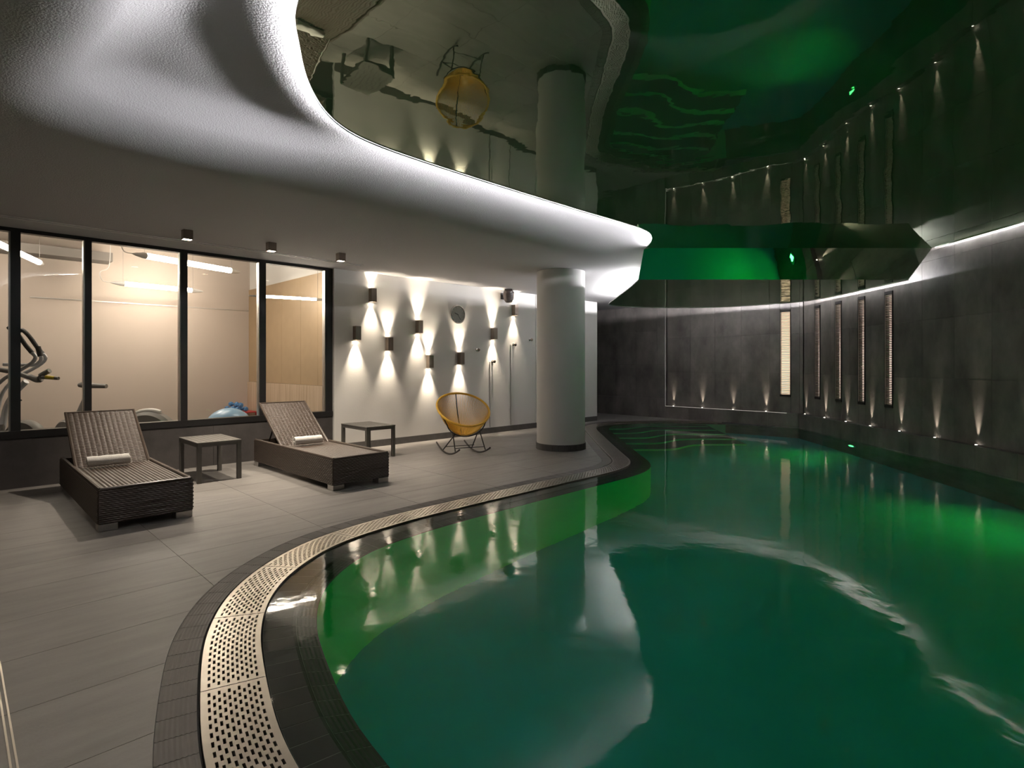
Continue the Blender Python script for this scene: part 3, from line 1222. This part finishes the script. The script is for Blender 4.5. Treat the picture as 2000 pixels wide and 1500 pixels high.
# wall loudspeaker
sp = empty('wall_speaker', (XL, 7.52, 2.60))
tag(sp, 'dark rounded loudspeaker on a bracket under the ceiling', 'loudspeaker')
mb = MB()
pr = [(0.02, -0.10), (0.075, -0.095), (0.10, -0.06), (0.11, 0.0), (0.105, 0.06), (0.075, 0.10), (0.02, 0.105)]
mb.lathe(pr, 24)
rotm = Matrix.Translation((0.17, 0.0, 0.0)) @ Matrix.Rotation(math.radians(28), 4, 'Y') @ Matrix.Rotation(math.radians(25), 4, 'X') @ Matrix.Diagonal((0.95, 0.95, 1.25, 1))
mb.xf(rotm).build('casing', 'speaker', sp, True)
mb = MB()
for k in range(7):
    z_ = -0.075 + 0.025 * k
    mb.tube([(0.108 * math.cos(t), 0.108 * math.sin(t), z_) for t in np.linspace(-1.2, 1.2, 9)], 0.004, 5)
mb.xf(rotm).build('grille', 'black_metal', sp, True)
MB().box(0.0006, 0.014, -0.05, 0.05, -0.06, 0.06).tube([(0.01, 0, 0.0), (0.06, 0, 0.02), (0.10, 0, 0.02)], 0.014, 8).build('bracket', 'black_metal', sp)

# hooks and the cords that hang from two of them
for (y, z, lab) in ((6.86, 1.56, 'round chrome knob hook nearest below the wall clock'), (7.25, 1.35, 'lowest round chrome knob hook, under a wall light'),
                    (7.81, 1.68, 'round chrome knob hook below the wall light by the loudspeaker'), (8.28, 1.79, 'round chrome knob hook beside the joint in the white wall')):
    hk = empty('wall_hook', (XL, y, z))
    tag(hk, lab, 'wall hook', 'round knob hooks on the white wall')
    MB().lathe([(0.026, 0.0006), (0.026, 0.006), (0.010, 0.010), (0.010, 0.040)], 20).xf(RY).build('stem', 'chrome', hk, True)
    MB().lathe([(0.010, 0.038), (0.026, 0.044), (0.033, 0.058), (0.030, 0.070), (0.018, 0.078), (0.004, 0.080)], 20).xf(RY).build('knob', 'sconce', hk, True)
for y, zt, lab in ((7.185, 1.34, 'thin dark cord running down the white wall from the lowest hook'), (7.735, 1.68, 'thin dark cord running down the white wall near the joint')):
    tag(MB().tube([(XL + 0.007, y + 0.004 * math.sin(k * 1.7), zt + (0.115 - zt) * k / 12) for k in range(13)], 0.006, 6).build('power_cable', 'gm_grey', None, True), lab, 'cord')

# ------------------------------------------------------------ cube downlights
for k, (x, y, lab) in enumerate(((-6.67, 1.79, 'small cube ceiling light nearest the first lounger'), (-6.66, 2.67, 'small cube ceiling light above the gap between the loungers'),
                                 (-6.67, 3.56, 'small cube ceiling light beside the end of the white wall'),
                                 (-3.4, -0.9, 'added unseen cube fill light above the open deck'), (-5.4, -1.0, 'added unseen cube fill light over the far deck corner'), (-1.6, -0.9, 'added unseen cube fill light above the near deck'))):  # these last three are added out of view to fill the floor
    root = empty('cube_downlight', (x, y, LOW))
    tag(root, lab, 'ceiling light', 'cube lights under the plaster ceiling')
    mb = MB()
    h, w, t = 0.10, 0.045, 0.004
    mb.box(-w, w, -w, -w + t, -h, -0.0005).box(-w, w, w - t, w, -h, -0.0005).box(-w, -w + t, -w + t, w - t, -h, -0.0005).box(w - t, w, -w + t, w - t, -h, -0.0005)
    mb.build('body', 'sconce', root)
    MB().box(-w + t, w - t, -w + t, w - t, -h + 0.004, -h + 0.008).build('lens', 'lens_warm', root)
    spot('beam', (0, 0, -h - 0.004), (0, 0, -1), DOWN if k < 3 else DOWN * 0.3, (1.0, 0.86, 0.70), 110, 1.0, 0.03, root)

# ------------------------------------------------------------ sun loungers in woven wicker
def weave(nu, nv, lu, lv, pu, pv, amp, base=0.5, ex=1.0):
    """height field of a weave: ribs across u of pitch pu, over and under along v of pitch pv"""
    u = np.linspace(0, lu, nu)
    v = np.linspace(0, lv, nv)
    U, V = np.meshgrid(u, v, indexing='ij')
    rib = np.abs(np.sin(PI * U / pu)) ** ex
    ph = np.floor(U / pu) * PI
    h = amp * (base * rib + (1 - base) * rib * (0.5 + 0.5 * np.sin(2 * PI * V / pv + ph)))
    return U, V, h


def weave_mesh(name, o, eu, ev, en, lu, lv, pu, pv, amp, base=0.5, su=4, sv=4, ex=1.0):
    nu = int(lu / pu * su) + 1
    nv = int(lv / pv * sv) + 1
    U, V, H = weave(nu, nv, lu, lv, pu, pv, amp, base, ex)
    o, eu, ev, en = (np.array(q, float) for q in (o, eu, ev, en))
    pts = o + U[..., None] * eu + V[..., None] * ev + H[..., None] * en
    idx = np.arange(nu * nv).reshape(nu, nv)
    q = np.c_[idx[:-1, :-1].ravel(), idx[1:, :-1].ravel(), idx[1:, 1:].ravel(), idx[:-1, 1:].ravel()]
    if np.dot(np.cross(eu, ev), en) < 0:
        q = q[:, ::-1]
    me = bpy.data.meshes.new(name)
    me.vertices.add(nu * nv)
    me.vertices.foreach_set('co', pts.reshape(-1, 3).astype(np.float32).ravel())
    me.loops.add(len(q) * 4)
    me.loops.foreach_set('vertex_index', q.ravel().astype(np.int32))
    me.polygons.add(len(q))
    me.polygons.foreach_set('loop_start', np.arange(0, len(q) * 4, 4, dtype=np.int32))
    me.polygons.foreach_set('use_smooth', np.ones(len(q), dtype=bool))
    me.update(calc_edges=True)
    me.materials.append(M['wicker'])
    return me


def make_lounger():
    """foot end at x=0, head towards -x, width along +y"""
    root = empty('sun_lounger')
    Lg, Wd, zb, zt = 2.10, 0.66, 0.055, 0.325
    hx = -1.33                                     # hinge of the backrest
    body = MB()
    t = 0.03
    body.box(-Lg, 0, 0, t, zb, zt).box(-Lg, 0, Wd - t, Wd, zb, zt).box(-t, 0, t, Wd - t, zb, zt).box(-Lg, -Lg + t, t, Wd - t, zb, zt)
    body.box(hx, -t, t, Wd - t, zt - 0.05, zt - 0.012)
    fr = body.build('frame', 'wicker', root, bevel=0.006)
    link_mesh('woven_side', weave_mesh('woven_side', (-Lg + 0.005, -0.001, zb + 0.002), (0, 0, 1), (1, 0, 0), (0, -1, 0), zt - zb - 0.006, Lg - 0.01, 0.0160, 0.042, 0.0085, 0.25, 5, 5), fr)
    link_mesh('woven_side', weave_mesh('woven_side', (-Lg + 0.005, Wd + 0.001, zb + 0.002), (0, 0, 1), (1, 0, 0), (0, 1, 0), zt - zb - 0.006, Lg - 0.01, 0.0160, 0.042, 0.0085, 0.25, 3, 3), fr)
    link_mesh('woven_end', weave_mesh('woven_end', (0.001, 0.005, zb + 0.002), (0, 0, 1), (0, 1, 0), (1, 0, 0), zt - zb - 0.006, Wd - 0.01, 0.0160, 0.042, 0.0085, 0.25, 5, 5), fr)
    link_mesh('bed', weave_mesh('bed', (hx, 0.03, zt - 0.014), (0, 1, 0), (1, 0, 0), (0, 0, 1), Wd - 0.06, -hx - 0.02, 0.030, 0.020, 0.012, 0.78, 6, 4), root)
    mb = MB()
    for yy in (0.0155, Wd - 0.0155):
        mb.tube([(-Lg + 0.01, yy, zt), (-0.012, yy, zt)], 0.0165, 8)
    mb.tube([(-0.014, 0.012, zt - 0.001), (-0.014, Wd - 0.012, zt - 0.001)], 0.015, 8)
    mb.build('edge_braid', 'wicker', root, True)
    # backrest
    ang = math.radians(35.5)
    bl = 0.83
    bo = empty('tmp')
    c, s = math.cos(ang), math.sin(ang)
    Mx = Matrix(((-c, 0, s, hx), (0, 1, 0, 0.0), (s, 0, c, zt - 0.005), (0, 0, 0, 1)))   # local x up the rest, z its face
    br = MB().box(0.0, bl, 0.035, Wd - 0.035, -0.034, -0.012).tube([(0.0, 0.035, -0.012), (bl, 0.035, -0.012), (bl, Wd - 0.035, -0.012), (0.0, Wd - 0.035, -0.012)], 0.017, 8)
    br.xf(Mx).build('backrest', 'wicker', root, True)
    bk = root.children[-1]
    e = lambda v: tuple((Mx.to_3x3() @ Vector(v)))
    link_mesh('woven_rest', weave_mesh('woven_rest', tuple(Mx @ Vector((0.005, 0.045, -0.011))), e((0, 1, 0)), e((1, 0, 0)), e((0, 0, 1)), Wd - 0.09, bl - 0.012, 0.0440, 0.0240, 0.010, 0.10, 10, 6, 0.3), bk)
    bpy.data.objects.remove(bo)
    mb = MB()
    for yy in (0.12, Wd - 0.12):
        p = Mx @ Vector((0.48, yy, -0.035))
        mb.tube([tuple(p), (hx - 0.68, yy, zt - 0.14)], 0.010, 6)
    mb.tube([(hx - 0.68, 0.03, zt - 0.14), (hx - 0.68, Wd - 0.03, zt - 0.14)], 0.010, 6)
    mb.build('support_stay', 'black_steel', root, True)
    for (x0, x1) in ((-0.125, -0.002), (-Lg + 0.002, -Lg + 0.125)):
        for (y0, y1) in ((0.002, 0.128), (Wd - 0.128, Wd - 0.002)):
            MB().box(x0, x1, y0, y1, 0.0, zb - 0.001).build('foot', 'alu', root, bevel=0.003)
    return root


lg = make_lounger()
lg.location = (-5.33, 0.815, 0)
tag(lg, 'dark wicker sun lounger in front of the gym machines', 'sun lounger', 'wicker sun loungers')
lg2 = copy_tree(lg)
lg2.location = (-5.36, 2.775, 0)
lg2['label'] = 'dark wicker sun lounger standing between the two side tables'


def towel(loc, rz, label):
    n, turns = 90, 4.2
    mb = MB()
    prof_ = []
    for i in range(n + 1):
        a = i / n * turns * 2 * PI
        r = 0.010 + 0.043 * i / n
        prof_.append((r * math.cos(a), r * math.sin(a)))
    th = 0.0085
    Lh = 0.165
    ks = 9
    vs_ = []
    for j in range(ks):
        yy = -Lh + 2 * Lh * j / (ks - 1)
        wob = 1 + 0.03 * math.sin(j * 2.1)
        for k, (x, z) in enumerate(prof_):
            r = math.hypot(x, z)
            dy = 0.006 * math.sin(k * 0.33) * (1 if j == 0 else (1 if j == ks - 1 else 0))
            vs_.append((x * wob, yy + dy, z * wob + 0.056))
            vs_.append((x * wob * (1 - th / max(r, 0.012)), yy + dy, z * wob * (1 - th / max(r, 0.012)) + 0.056))
    k2 = 2 * (n + 1)
    fs = []
    for j in range(ks - 1):
        for k in range(n):
            a = j * k2 + 2 * k
            fs.append((a, a + 2, a + 2 + k2, a + k2))
            fs.append((a + 1, a + 1 + k2, a + 3 + k2, a + 3))
        a = j * k2 + 2 * n
        fs.append((a, a + 1, a + 1 + k2, a + k2))
    for j in (0, ks - 1):
        for k in range(n):
            a = j * k2 + 2 * k
            fs.append((a, a + 1, a + 3, a + 2))
    mb.add(vs_, fs)
    o = mb.build('rolled_towel', 'towel', None, True)
    o.location = loc
    o.rotation_euler = (0, 0, rz)
    return tag(o, label, 'towel', 'rolled white towels')


towel((-6.53, 1.08, 0.328), math.radians(-3), 'rolled white towel on the lounger in front of the gym machines')
towel((-6.56, 3.07, 0.328), math.radians(-3), 'rolled white towel on the lounger between the side tables')


# ------------------------------------------------------------ side tables
def side_table():
    root = empty('side_table')
    lx, ly, h = 0.70, 0.46, 0.445
    top = MB().box(-lx / 2, lx / 2, -ly / 2, ly / 2, h - 0.018, h).build('table_top', 'table', root, bevel=0.003)
    for k in range(7):
        yy = -ly / 2 + 0.055 + k * (ly - 0.11) / 6
        MB().box(-lx / 2 + 0.05, lx / 2 - 0.05, yy - 0.0022, yy + 0.0022, h - 0.0005, h + 0.0006).build('groove', 'gutter', top)
    ap = MB()
    ap.box(-lx / 2 + 0.004, lx / 2 - 0.004, -ly / 2 + 0.004, -ly / 2 + 0.020, h - 0.052, h - 0.018).box(-lx / 2 + 0.004, lx / 2 - 0.004, ly / 2 - 0.020, ly / 2 - 0.004, h - 0.052, h - 0.018)
    ap.box(-lx / 2 + 0.004, -lx / 2 + 0.020, -ly / 2 + 0.02, ly / 2 - 0.02, h - 0.052, h - 0.018).box(lx / 2 - 0.020, lx / 2 - 0.004, -ly / 2 + 0.02, ly / 2 - 0.02, h - 0.052, h - 0.018)
    ap.build('apron', 'table', root)
    for sx in (-1, 1):
        for sy in (-1, 1):
            MB().box(sx * (lx / 2 - 0.024) - 0.022, sx * (lx / 2 - 0.024) + 0.022, sy * (ly / 2 - 0.024) - 0.022, sy * (ly / 2 - 0.024) + 0.022, 0, h - 0.018).build('leg', 'table', root, bevel=0.003)
    return root


tb = side_table()
tb.location = (-7.06, 2.13, 0)
tag(tb, 'dark grey side table standing between the two loungers', 'side table', 'small side tables')
tb2 = copy_tree(tb)
tb2.location = (-7.12, 4.22, 0)
tb2['label'] = 'dark grey side table in front of the white wall'


# ------------------------------------------------------------ yellow rocking chair
def rocking_chair():
    root = empty('rocking_chair')
    # local: y forward, x to the sitter's left or right, z up
    tilt = math.radians(34)
    rc = Vector((0, 0.02, 0.645))
    af, al = 0.385, 0.385

    def rim(t):
        y = af * math.sin(t)
        x = al * math.cos(t) * (1 + 0.05 * math.sin(t))
        zc = 0.02 * (math.cos(t) ** 2)
        return Vector((rc.x + x, rc.y + y * math.cos(tilt), rc.z - y * math.sin(tilt) + zc))

    N_ = 112
    pts = [rim(2 * PI * k / N_) for k in range(N_)]
    MB().tube(pts, 0.016, 8, closed=True).build('rim', 'cord_yellow', root, True)
    bc = Vector((0, 0.0, 0.268))
    cords = MB()
    for k in range(N_):
        t = 2 * PI * k / N_
        p0 = rim(t)
        p1 = bc + Vector((0.035 * math.cos(t), 0.035 * math.sin(t), 0.0))
        sag = 0.075
        pp = []
        for i in range(9):
            u = i / 8
            q = p0.lerp(p1, u)
            d = Vector((p0.x - p1.x, p0.y - p1.y, 0))
            q = q + Vector((d.x * 0.13, d.y * 0.13, -0.06)) * math.sin(PI * u) * 0.75
            pp.append(q)
        cords.tube(pp, 0.0034, 4, caps=False)
    sh = cords.build('cord_shell', 'cord_yellow', root, True)
    sh['kind'] = 'stuff'
    MB().tube([bc + Vector((0.04 * math.cos(a), 0.04 * math.sin(a), 0)) for a in np.linspace(0, 2 * PI, 17)[:-1]], 0.007, 6, closed=True).build('hub_ring', 'black_steel', root, True)
    # spine up the back
    p0, p1 = rim(-PI / 2), bc + Vector((0, -0.04, 0))
    sp_ = []
    for i in range(11):
        u = i / 10
        q = p0.lerp(p1, u)
        d = Vector((p0.x - p1.x, p0.y - p1.y, 0))
        q = q + Vector((d.x * 0.13, d.y * 0.13, -0.06)) * math.sin(PI * u) * 0.80
        sp_.append(q)
    MB().tube(sp_, 0.008, 6).build('spine', 'black_steel', root, True)
    # seat hoop below
    hoop = []
    for i in range(21):
        a = math.radians(-180 + 180 * i / 20)
        hoop.append(Vector((0.29 * math.cos(a), 0.16 + 0.0 * math.sin(a), 0.47 + 0.205 * math.sin(a))))
    hoop[0] = rim(math.radians(155))
    hoop[-1] = rim(math.radians(25))
    MB().tube(hoop, 0.009, 6).build('seat_hoop', 'black_steel', root, True)
    for sx in (-1, 1):
        rk = []
        for i in range(21):
            y = -0.52 + 1.04 * i / 20
            rk.append((sx * 0.225, y - 0.02, 0.0125 + 0.40 * (y + 0.03) ** 2))
        MB().tube(rk, 0.0125, 8).build('rocker', 'black_steel', root, True)
        MB().tube([(sx * 0.225, 0.34, 0.068), (sx * 0.205, 0.165, 0.325)], 0.009, 6).build('leg', 'black_steel', root, True)
        MB().tube([(sx * 0.225, -0.22, 0.036), (sx * 0.17, 0.155, 0.30)], 0.009, 6).build('leg', 'black_steel', root, True)
    for y, z in ((0.30, 0.125), (-0.12, 0.095)):
        MB().tube([(-0.225, y, z), (0.225, y, z)], 0.006, 6).build('crossbar', 'black_steel', root, True)
    return root


ch = rocking_chair()
cw_ = W(-0.72, 8.20)
ch.location = (cw_[0], cw_[1], 0)
fwd = Vector((*W(0.42, -0.91), 0)).normalized()
ch.rotation_euler = (0, 0, math.atan2(fwd.y, fwd.x) - PI / 2)
tag(ch, 'yellow cord rocking chair with black steel frame by the white wall', 'rocking chair')

# ------------------------------------------------------------ gym behind the glass
GB, GSD, GC = -11.6, 4.23, 3.35
g1 = structure(MB().box(GB - 0.1, GB, -3.2, GSD + 0.1, 0, GC).build('wall_gym_rear', 'wallpaper'), 'beige papered rear wall of the gym')
MB().box(GB, GB + 0.012, 0.9, GSD - 0.02, 2.345, 2.36).build('wall_strip', 'alu', g1)
gs = structure(MB().box(GB, XG - 0.12, GSD, GSD + 0.1, 0, GC).build('wall_gym_side', 'white_wall'), 'side wall of the gym with panelling')
k = 0
x = GB
for wdt in (0.78, 0.78, 0.78, 0.62, 0.62):
    MB().box(x + 0.002, x + wdt - 0.002, GSD - 0.02, GSD, 0.955, 2.765).build('wall_panel', 'laminate', gs)
    x += wdt
MB().box(GB, XG - 0.13, GSD - 0.045, GSD, 0, 0.95).build('dado', 'oak', gs)
structure(MB().box(GB - 0.1, XG - 0.12, -3.2, GSD, -0.05, 0.0).build('floor_gym', 'gym_floor'), 'dark floor of the gym')
structure(MB().box(GB - 0.1, XG - 0.05, -3.2, GSD, GC, GC + 0.08).build('ceiling_gym', 'gym_ceiling'), 'grey ceiling of the gym')
structure(MB().box(GB - 0.1, XG, -3.3, -3.2, 0, GC).build('wall_gym_near', 'wallpaper'), 'beige near wall of the gym')
structure(MB().box(XG - 0.12, XG + 0.0, -3.2, GSD, 2.72, GC).build('wall_gym_lintel', 'gym_ceiling'), 'lintel above the gym glazing')
du = MB().box(-11.55, -11.15, -0.2, 1.9, 2.98, 3.12).build('air_duct', 'gym_ceiling')
tag(du, 'flat grey air duct along the top of the gym wall', 'duct')


def tube_lamp(p0, p1, label, r=0.032, wires=True, hang=None):
    p0, p1 = Vector(p0), Vector(p1)
    d = (p1 - p0).normalized()
    root = empty('tube_lamp', tuple((p0 + p1) / 2))
    tag(root, label, 'tube lamp', 'hanging tube lamps in the gym')
    c = root.location
    loc = lambda v: tuple(Vector(v) - c)
    MB().tube([loc(p0), loc(p1)], r, 16).build('glow_tube', 'tube', root, True)
    for p, sg in ((p0, -1), (p1, 1)):
        MB().tube([loc(p), loc(p + d * sg * 0.05), loc(p + d * sg * 0.055), loc(p + d * sg * 0.14), loc(p + d * sg * 0.19)], [r * 1.05, r * 1.05, r * 0.95, r * 0.6, 0.008], 14).build('end_cap', 'gm_white', root, True)
        MB().tube([loc(p + d * sg * 0.02), loc((p + d * sg * 0.02).to_3d().xy.to_3d() + Vector((0, 0, GC)))], 0.0018, 4).build('wire', 'gm_grey', root)
    if wires:
        a = p0 - d * 0.19
        k = [a, a + Vector((0.0, -0.10, 0.02)), a + Vector((0.05, -0.14, 0.14)), a + Vector((0.02, -0.02, 0.26)), Vector((a.x, a.y, GC))]
        cv = catmull3(k)
        MB().tube([loc(q) for q in cv], 0.006, 6).build('cable', 'gm_white', root, True)
    return root


def catmull3(pts, n=8):
    out = []
    k = len(pts)
    for i in range(k - 1):
        p0, p1, p2, p3 = pts[max(i - 1, 0)], pts[i], pts[i + 1], pts[min(i + 2, k - 1)]
        for j in range(n):
            t = j / n
            out.append(0.5 * ((2 * p1) + (-p0 + p2) * t + (2 * p0 - 5 * p1 + 4 * p2 - p3) * t * t + (-p0 + 3 * p1 - 3 * p2 + p3) * t ** 3))
    out.append(pts[-1])
    return out


tube_lamp((-9.42, 2.0, 2.85), (-9.90, 3.3, 2.85), 'bright tube lamp hanging highest across the middle window mullion', 0.042)
tube_lamp((-10.72, 1.98, 2.58), (-10.85, 2.98, 2.58), 'bright tube lamp hanging lower, close to the papered wall', 0.036)
tube_lamp((-9.38, 0.40, 2.80), (-10.8, 0.94, 2.80), 'bright tube lamp above the elliptical trainer', 0.036)
tube_lamp((-8.48, 3.28, 2.30), (-8.30, 4.02, 2.30), 'slim glowing tube in front of the tan wall panels', 0.020, wires=False)  # bright streak built as a slim glowing tube

# elliptical trainer; local x to the right as seen from the deck, y away
def frame_at(Xc, Yc):
    p = W(Xc, Yc)
    return (p[0], p[1], 0), PI / 4


loc, rz = frame_at(-6.10, 7.0)
el = empty('elliptical_trainer', loc, rz)
tag(el, 'silver elliptical trainer with dark grips behind the glass', 'elliptical trainer')


def L2(px, py, dy=0.0, cx=41, Yd=7.0):
    """model sheet of the trainer: sheet unit to metres"""
    return ((px - cx) * Yd / 1100 * 1.0, dy, 1.3 + (711 - py) * Yd / 1100)


def curve_pts(lst, dy):
    return catmull3([Vector(L2(a, b, dy)) for a, b in lst], 6)


for dy, sh_ in ((-0.22, 0), (0.22, -38)):
    q = curve_pts([(2 + sh_, 840), (3 + sh_, 800), (14 + sh_, 765), (40 + sh_, 738), (70 + sh_, 722), (92 + sh_, 708), (98 + sh_, 698), (92 + sh_, 690)], dy)
    arm = MB().tube(q, 0.021, 10).build('swing_arm', 'gm_silver', el, True)
    q = curve_pts([(92 + sh_, 690), (80 + sh_, 676), (64 + sh_, 654), (52 + sh_, 643), (47 + sh_, 644)], dy)
    MB().tube(q, 0.025, 10).build('grip', 'gm_dark', arm, True)
q = curve_pts([(0, 712), (40, 713), (62, 712), (73, 703), (72, 692)], 0.05)
hb = MB().tube(q, 0.022, 10).build('fixed_handle', 'gm_silver', el, True)
MB().tube(curve_pts([(72, 696), (70, 688), (67, 677)], 0.05), 0.03, 10).build('grip', 'gm_dark', hb, True)
MB().tube(curve_pts([(60, 680), (50, 664), (40, 652)], 0.10), 0.022, 8).build('grip', 'gm_dark', hb, True)
mb = MB()
mb.tube(curve_pts([(0, 722), (30, 728), (60, 738), (78, 740)], 0.0), [0.03] * 18 + [0.05], 10)
mb.tube(curve_pts([(58, 736), (72, 742), (80, 740)], 0.0), 0.035, 10)
mb.build('console_arm', 'gm_grey', el, True)
cons = MB().tube(curve_pts([(76, 734), (86, 728), (94, 724)], 0.02), 0.03, 10).tube(curve_pts([(82, 737), (100, 738), (114, 739)], 0.0), 0.022, 10).build('console', 'gm_grey', el, True)
MB().tube(curve_pts([(91, 736), (99, 737), (107, 738)], -0.015), 0.0205, 10).build('yellow_sticker', 'yellow', cons, True)
MB().tube(curve_pts([(0, 850), (8, 800), (24, 770), (48, 745)], 0.02), 0.035, 10).build('mast', 'gm_silver', el, True)
MB().tube([L2(38, 775, -0.1), L2(55, 781, -0.1)], 0.011, 8).build('bottle_holder', 'gm_dark', el, True)
MB().tube([L2(38, 792, -0.1), L2(48, 793, -0.1)], 0.010, 8).build('footrest_pin', 'gm_dark', el, True)
RXm = Matrix.Rotation(PI / 2, 4, 'X')
fw = MB().lathe([(0.05, -0.09), (0.21, -0.08), (0.235, -0.04), (0.235, 0.04), (0.21, 0.08), (0.05, 0.09)], 40).xf(Matrix.Translation((0.05, 0.0, 0.37)) @ RXm)
fw.build('flywheel_cover', 'gm_grey', el, True)
MB().lathe([(0.02, -0.11), (0.07, -0.105), (0.09, -0.08), (0.09, 0.08), (0.07, 0.105)], 24).xf(Matrix.Translation((-0.26, -0.2, 0.52)) @ RXm).build('crank_hub', 'gm_silver', el, True)
MB().tube([(-0.24, -0.22, 0.52), (-0.55, -0.22, 0.30), (-0.9, -0.22, 0.22)], 0.025, 8).build('pedal_arm', 'gm_silver', el, True)
MB().box(-0.75, -0.40, -0.32, -0.16, 0.22, 0.26).build('pedal', 'gm_dark', el, bevel=0.01)
MB().box(-1.0, 0.35, -0.06, 0.06, 0.0, 0.10).box(0.22, 0.32, -0.3, 0.3, 0.0, 0.06).box(-1.0, -0.9, -0.3, 0.3, 0.0, 0.06).build('base_rail', 'gm_dark', el, bevel=0.01)
MB().tube([(-0.26, 0, 0.05), (-0.255, 0, 0.55)], 0.045, 10).build('front_post', 'gm_grey', el, True)

# exercise bike with saddle and domed housing
loc, rz = frame_at(-5.95, 8.0)
bk = empty('exercise_bike', loc, rz)
tag(bk, 'grey exercise bike with padded saddle and green indicator light', 'exercise bike')
mb = MB()
pts = [(-0.20, 0, 1.00), (-0.16, 0, 1.005), (-0.05, 0, 0.995), (0.08, 0, 0.99), (0.19, 0, 0.985)]
mb.tube(pts, [0.030, 0.042, 0.040, 0.034, 0.030], 12)
mb.build('saddle', 'gm_grey', bk, True)
MB().tube([(-0.06, 0, 0.97), (-0.10, 0, 0.62)], 0.024, 10).build('seat_post', 'gm_white', bk, True)
MB().tube([(-0.09, 0, 0.82), (-0.13, 0, 0.62), (-0.22, 0, 0.35)], [0.045, 0.085, 0.11], 12).build('post_cover', 'gm_grey', bk, True)
mb = MB()
mb.lathe([(0.04, -0.12), (0.30, -0.10), (0.345, -0.05), (0.345, 0.05), (0.30, 0.10), (0.04, 0.12)], 48)
mb.xf(Matrix.Translation((0.80, 0, 0.30)) @ Matrix.Diagonal((1.1, 1, 0.94, 1)) @ RXm)
hs = mb.build('housing', 'gm_grey', bk, True)
arc = [(0.80 + 0.37 * math.cos(a), 0.0, 0.30 + 0.335 * math.sin(a)) for a in np.linspace(1.15, 2.6, 14)]
MB().tube(arc, 0.04, 10).build('top_trim', 'gm_white', hs, True)
MB().lathe([(0.005, 0), (0.028, 0.004), (0.028, 0.012), (0.005, 0.016)], 16).xf(Matrix.Translation((1.035, -0.095, 0.485)) @ RXm @ Matrix.Diagonal((1.2, 0.5, 1, 1))).build('indicator_light', 'green_led', hs, True)
MB().box(-0.45, 1.1, -0.06, 0.06, 0.0, 0.08).box(-0.45, -0.36, -0.28, 0.28, 0.0, 0.05).box(1.02, 1.1, -0.28, 0.28, 0.0, 0.05).build('base_frame', 'gm_dark', bk, bevel=0.01)
MB().tube([(0.0, 0, 0.06), (0.45, 0, 0.30)], 0.05, 10).tube([(-0.22, 0, 0.36), (-0.12, 0, 0.07)], 0.05, 10).build('frame_tube', 'gm_grey', bk, True)
MB().lathe([(0.02, -0.05), (0.13, -0.045), (0.15, 0), (0.13, 0.045), (0.02, 0.05)], 28).xf(Matrix.Translation((-0.36, -0.05, 0.30)) @ RXm @ Matrix.Diagonal((1, 1.45, 1, 1))).build('rear_cover', 'gm_grey', bk, True)

# exercise ball
mb = MB()
pr = [(0.335 * math.sin(a), 0.335 - 0.335 * math.cos(a)) for a in np.linspace(0.06, PI - 0.06, 28)]
mb.lathe(pr, 48)
bp = W(-4.06, 8.08)
ball = mb.build('exercise_ball', 'ball', None, True, angle=180)
ball.location = (bp[0], bp[1], 0)
for zz in (0.28, 0.33, 0.38):
    r_ = math.sqrt(max(0, 0.335 ** 2 - (zz - 0.335) ** 2))
    MB().tube([(r_ * math.cos(t), r_ * math.sin(t), zz) for t in np.linspace(0, 2 * PI, 49)[:-1]], 0.004, 5, closed=True).build('seam_ring', 'ball', ball, True)
tag(ball, 'light blue inflated exercise ball on the gym floor', 'exercise ball')

# red stand with blue dumbbells
sx, sy = -11.25, 3.92
stn = empty('dumbbell_stand', (sx, sy, 0))
tag(stn, 'low red steel stand in the corner of the gym', 'stand')
MB().box(-0.32, 0.32, -0.22, 0.22, 0.385, 0.405).build('shelf', 'red', stn, bevel=0.004)
for a in (-0.29, 0.29):
    for b in (-0.19, 0.19):
        MB().tube([(a, b, 0), (a, b, 0.386)], 0.015, 8).build('leg', 'red', stn, True)
MB().tube([(-0.29, -0.19, 0.12), (0.29, -0.19, 0.12)], 0.012, 8).build('stretcher', 'red', stn, True)


def dumbbell():
    root = empty('dumbbell')
    MB().tube([(-0.05, 0, 0.0465), (0.05, 0, 0.0465)], 0.014, 10).build('handle', 'blue', root, True)
    for s_ in (-1, 1):
        MB().lathe([(0.030, 0.0), (0.045, 0.012), (0.045, 0.055), (0.030, 0.065)], 6).xf(Matrix.Translation((s_ * 0.045, 0, 0.0465)) @ Matrix.Rotation(s_ * PI / 2, 4, 'Y')).build('head', 'blue', root)
    return root


db = dumbbell()
db.location = (sx - 0.15, sy - 0.13, 0.407)
db.rotation_euler = (0, 0, 0.3)
tag(db, 'blue dumbbell lying on the red stand in the gym corner', 'dumbbell', 'blue dumbbells on the red stand')
for (dx, dy, dz, r) in ((0.12, -0.13, 0, 0.25), (-0.15, 0.02, 0, 0.3), (0.12, 0.02, 0, 0.2), (-0.14, -0.06, 0.078, 0.35), (0.12, -0.06, 0.078, 0.1)):
    o = copy_tree(db)
    o.location = (sx + dx, sy + dy, 0.407 + dz)
    o.rotation_euler = (0, 0, r)
    if dz:
        o['label'] = 'blue dumbbell on top of the others on the red stand'
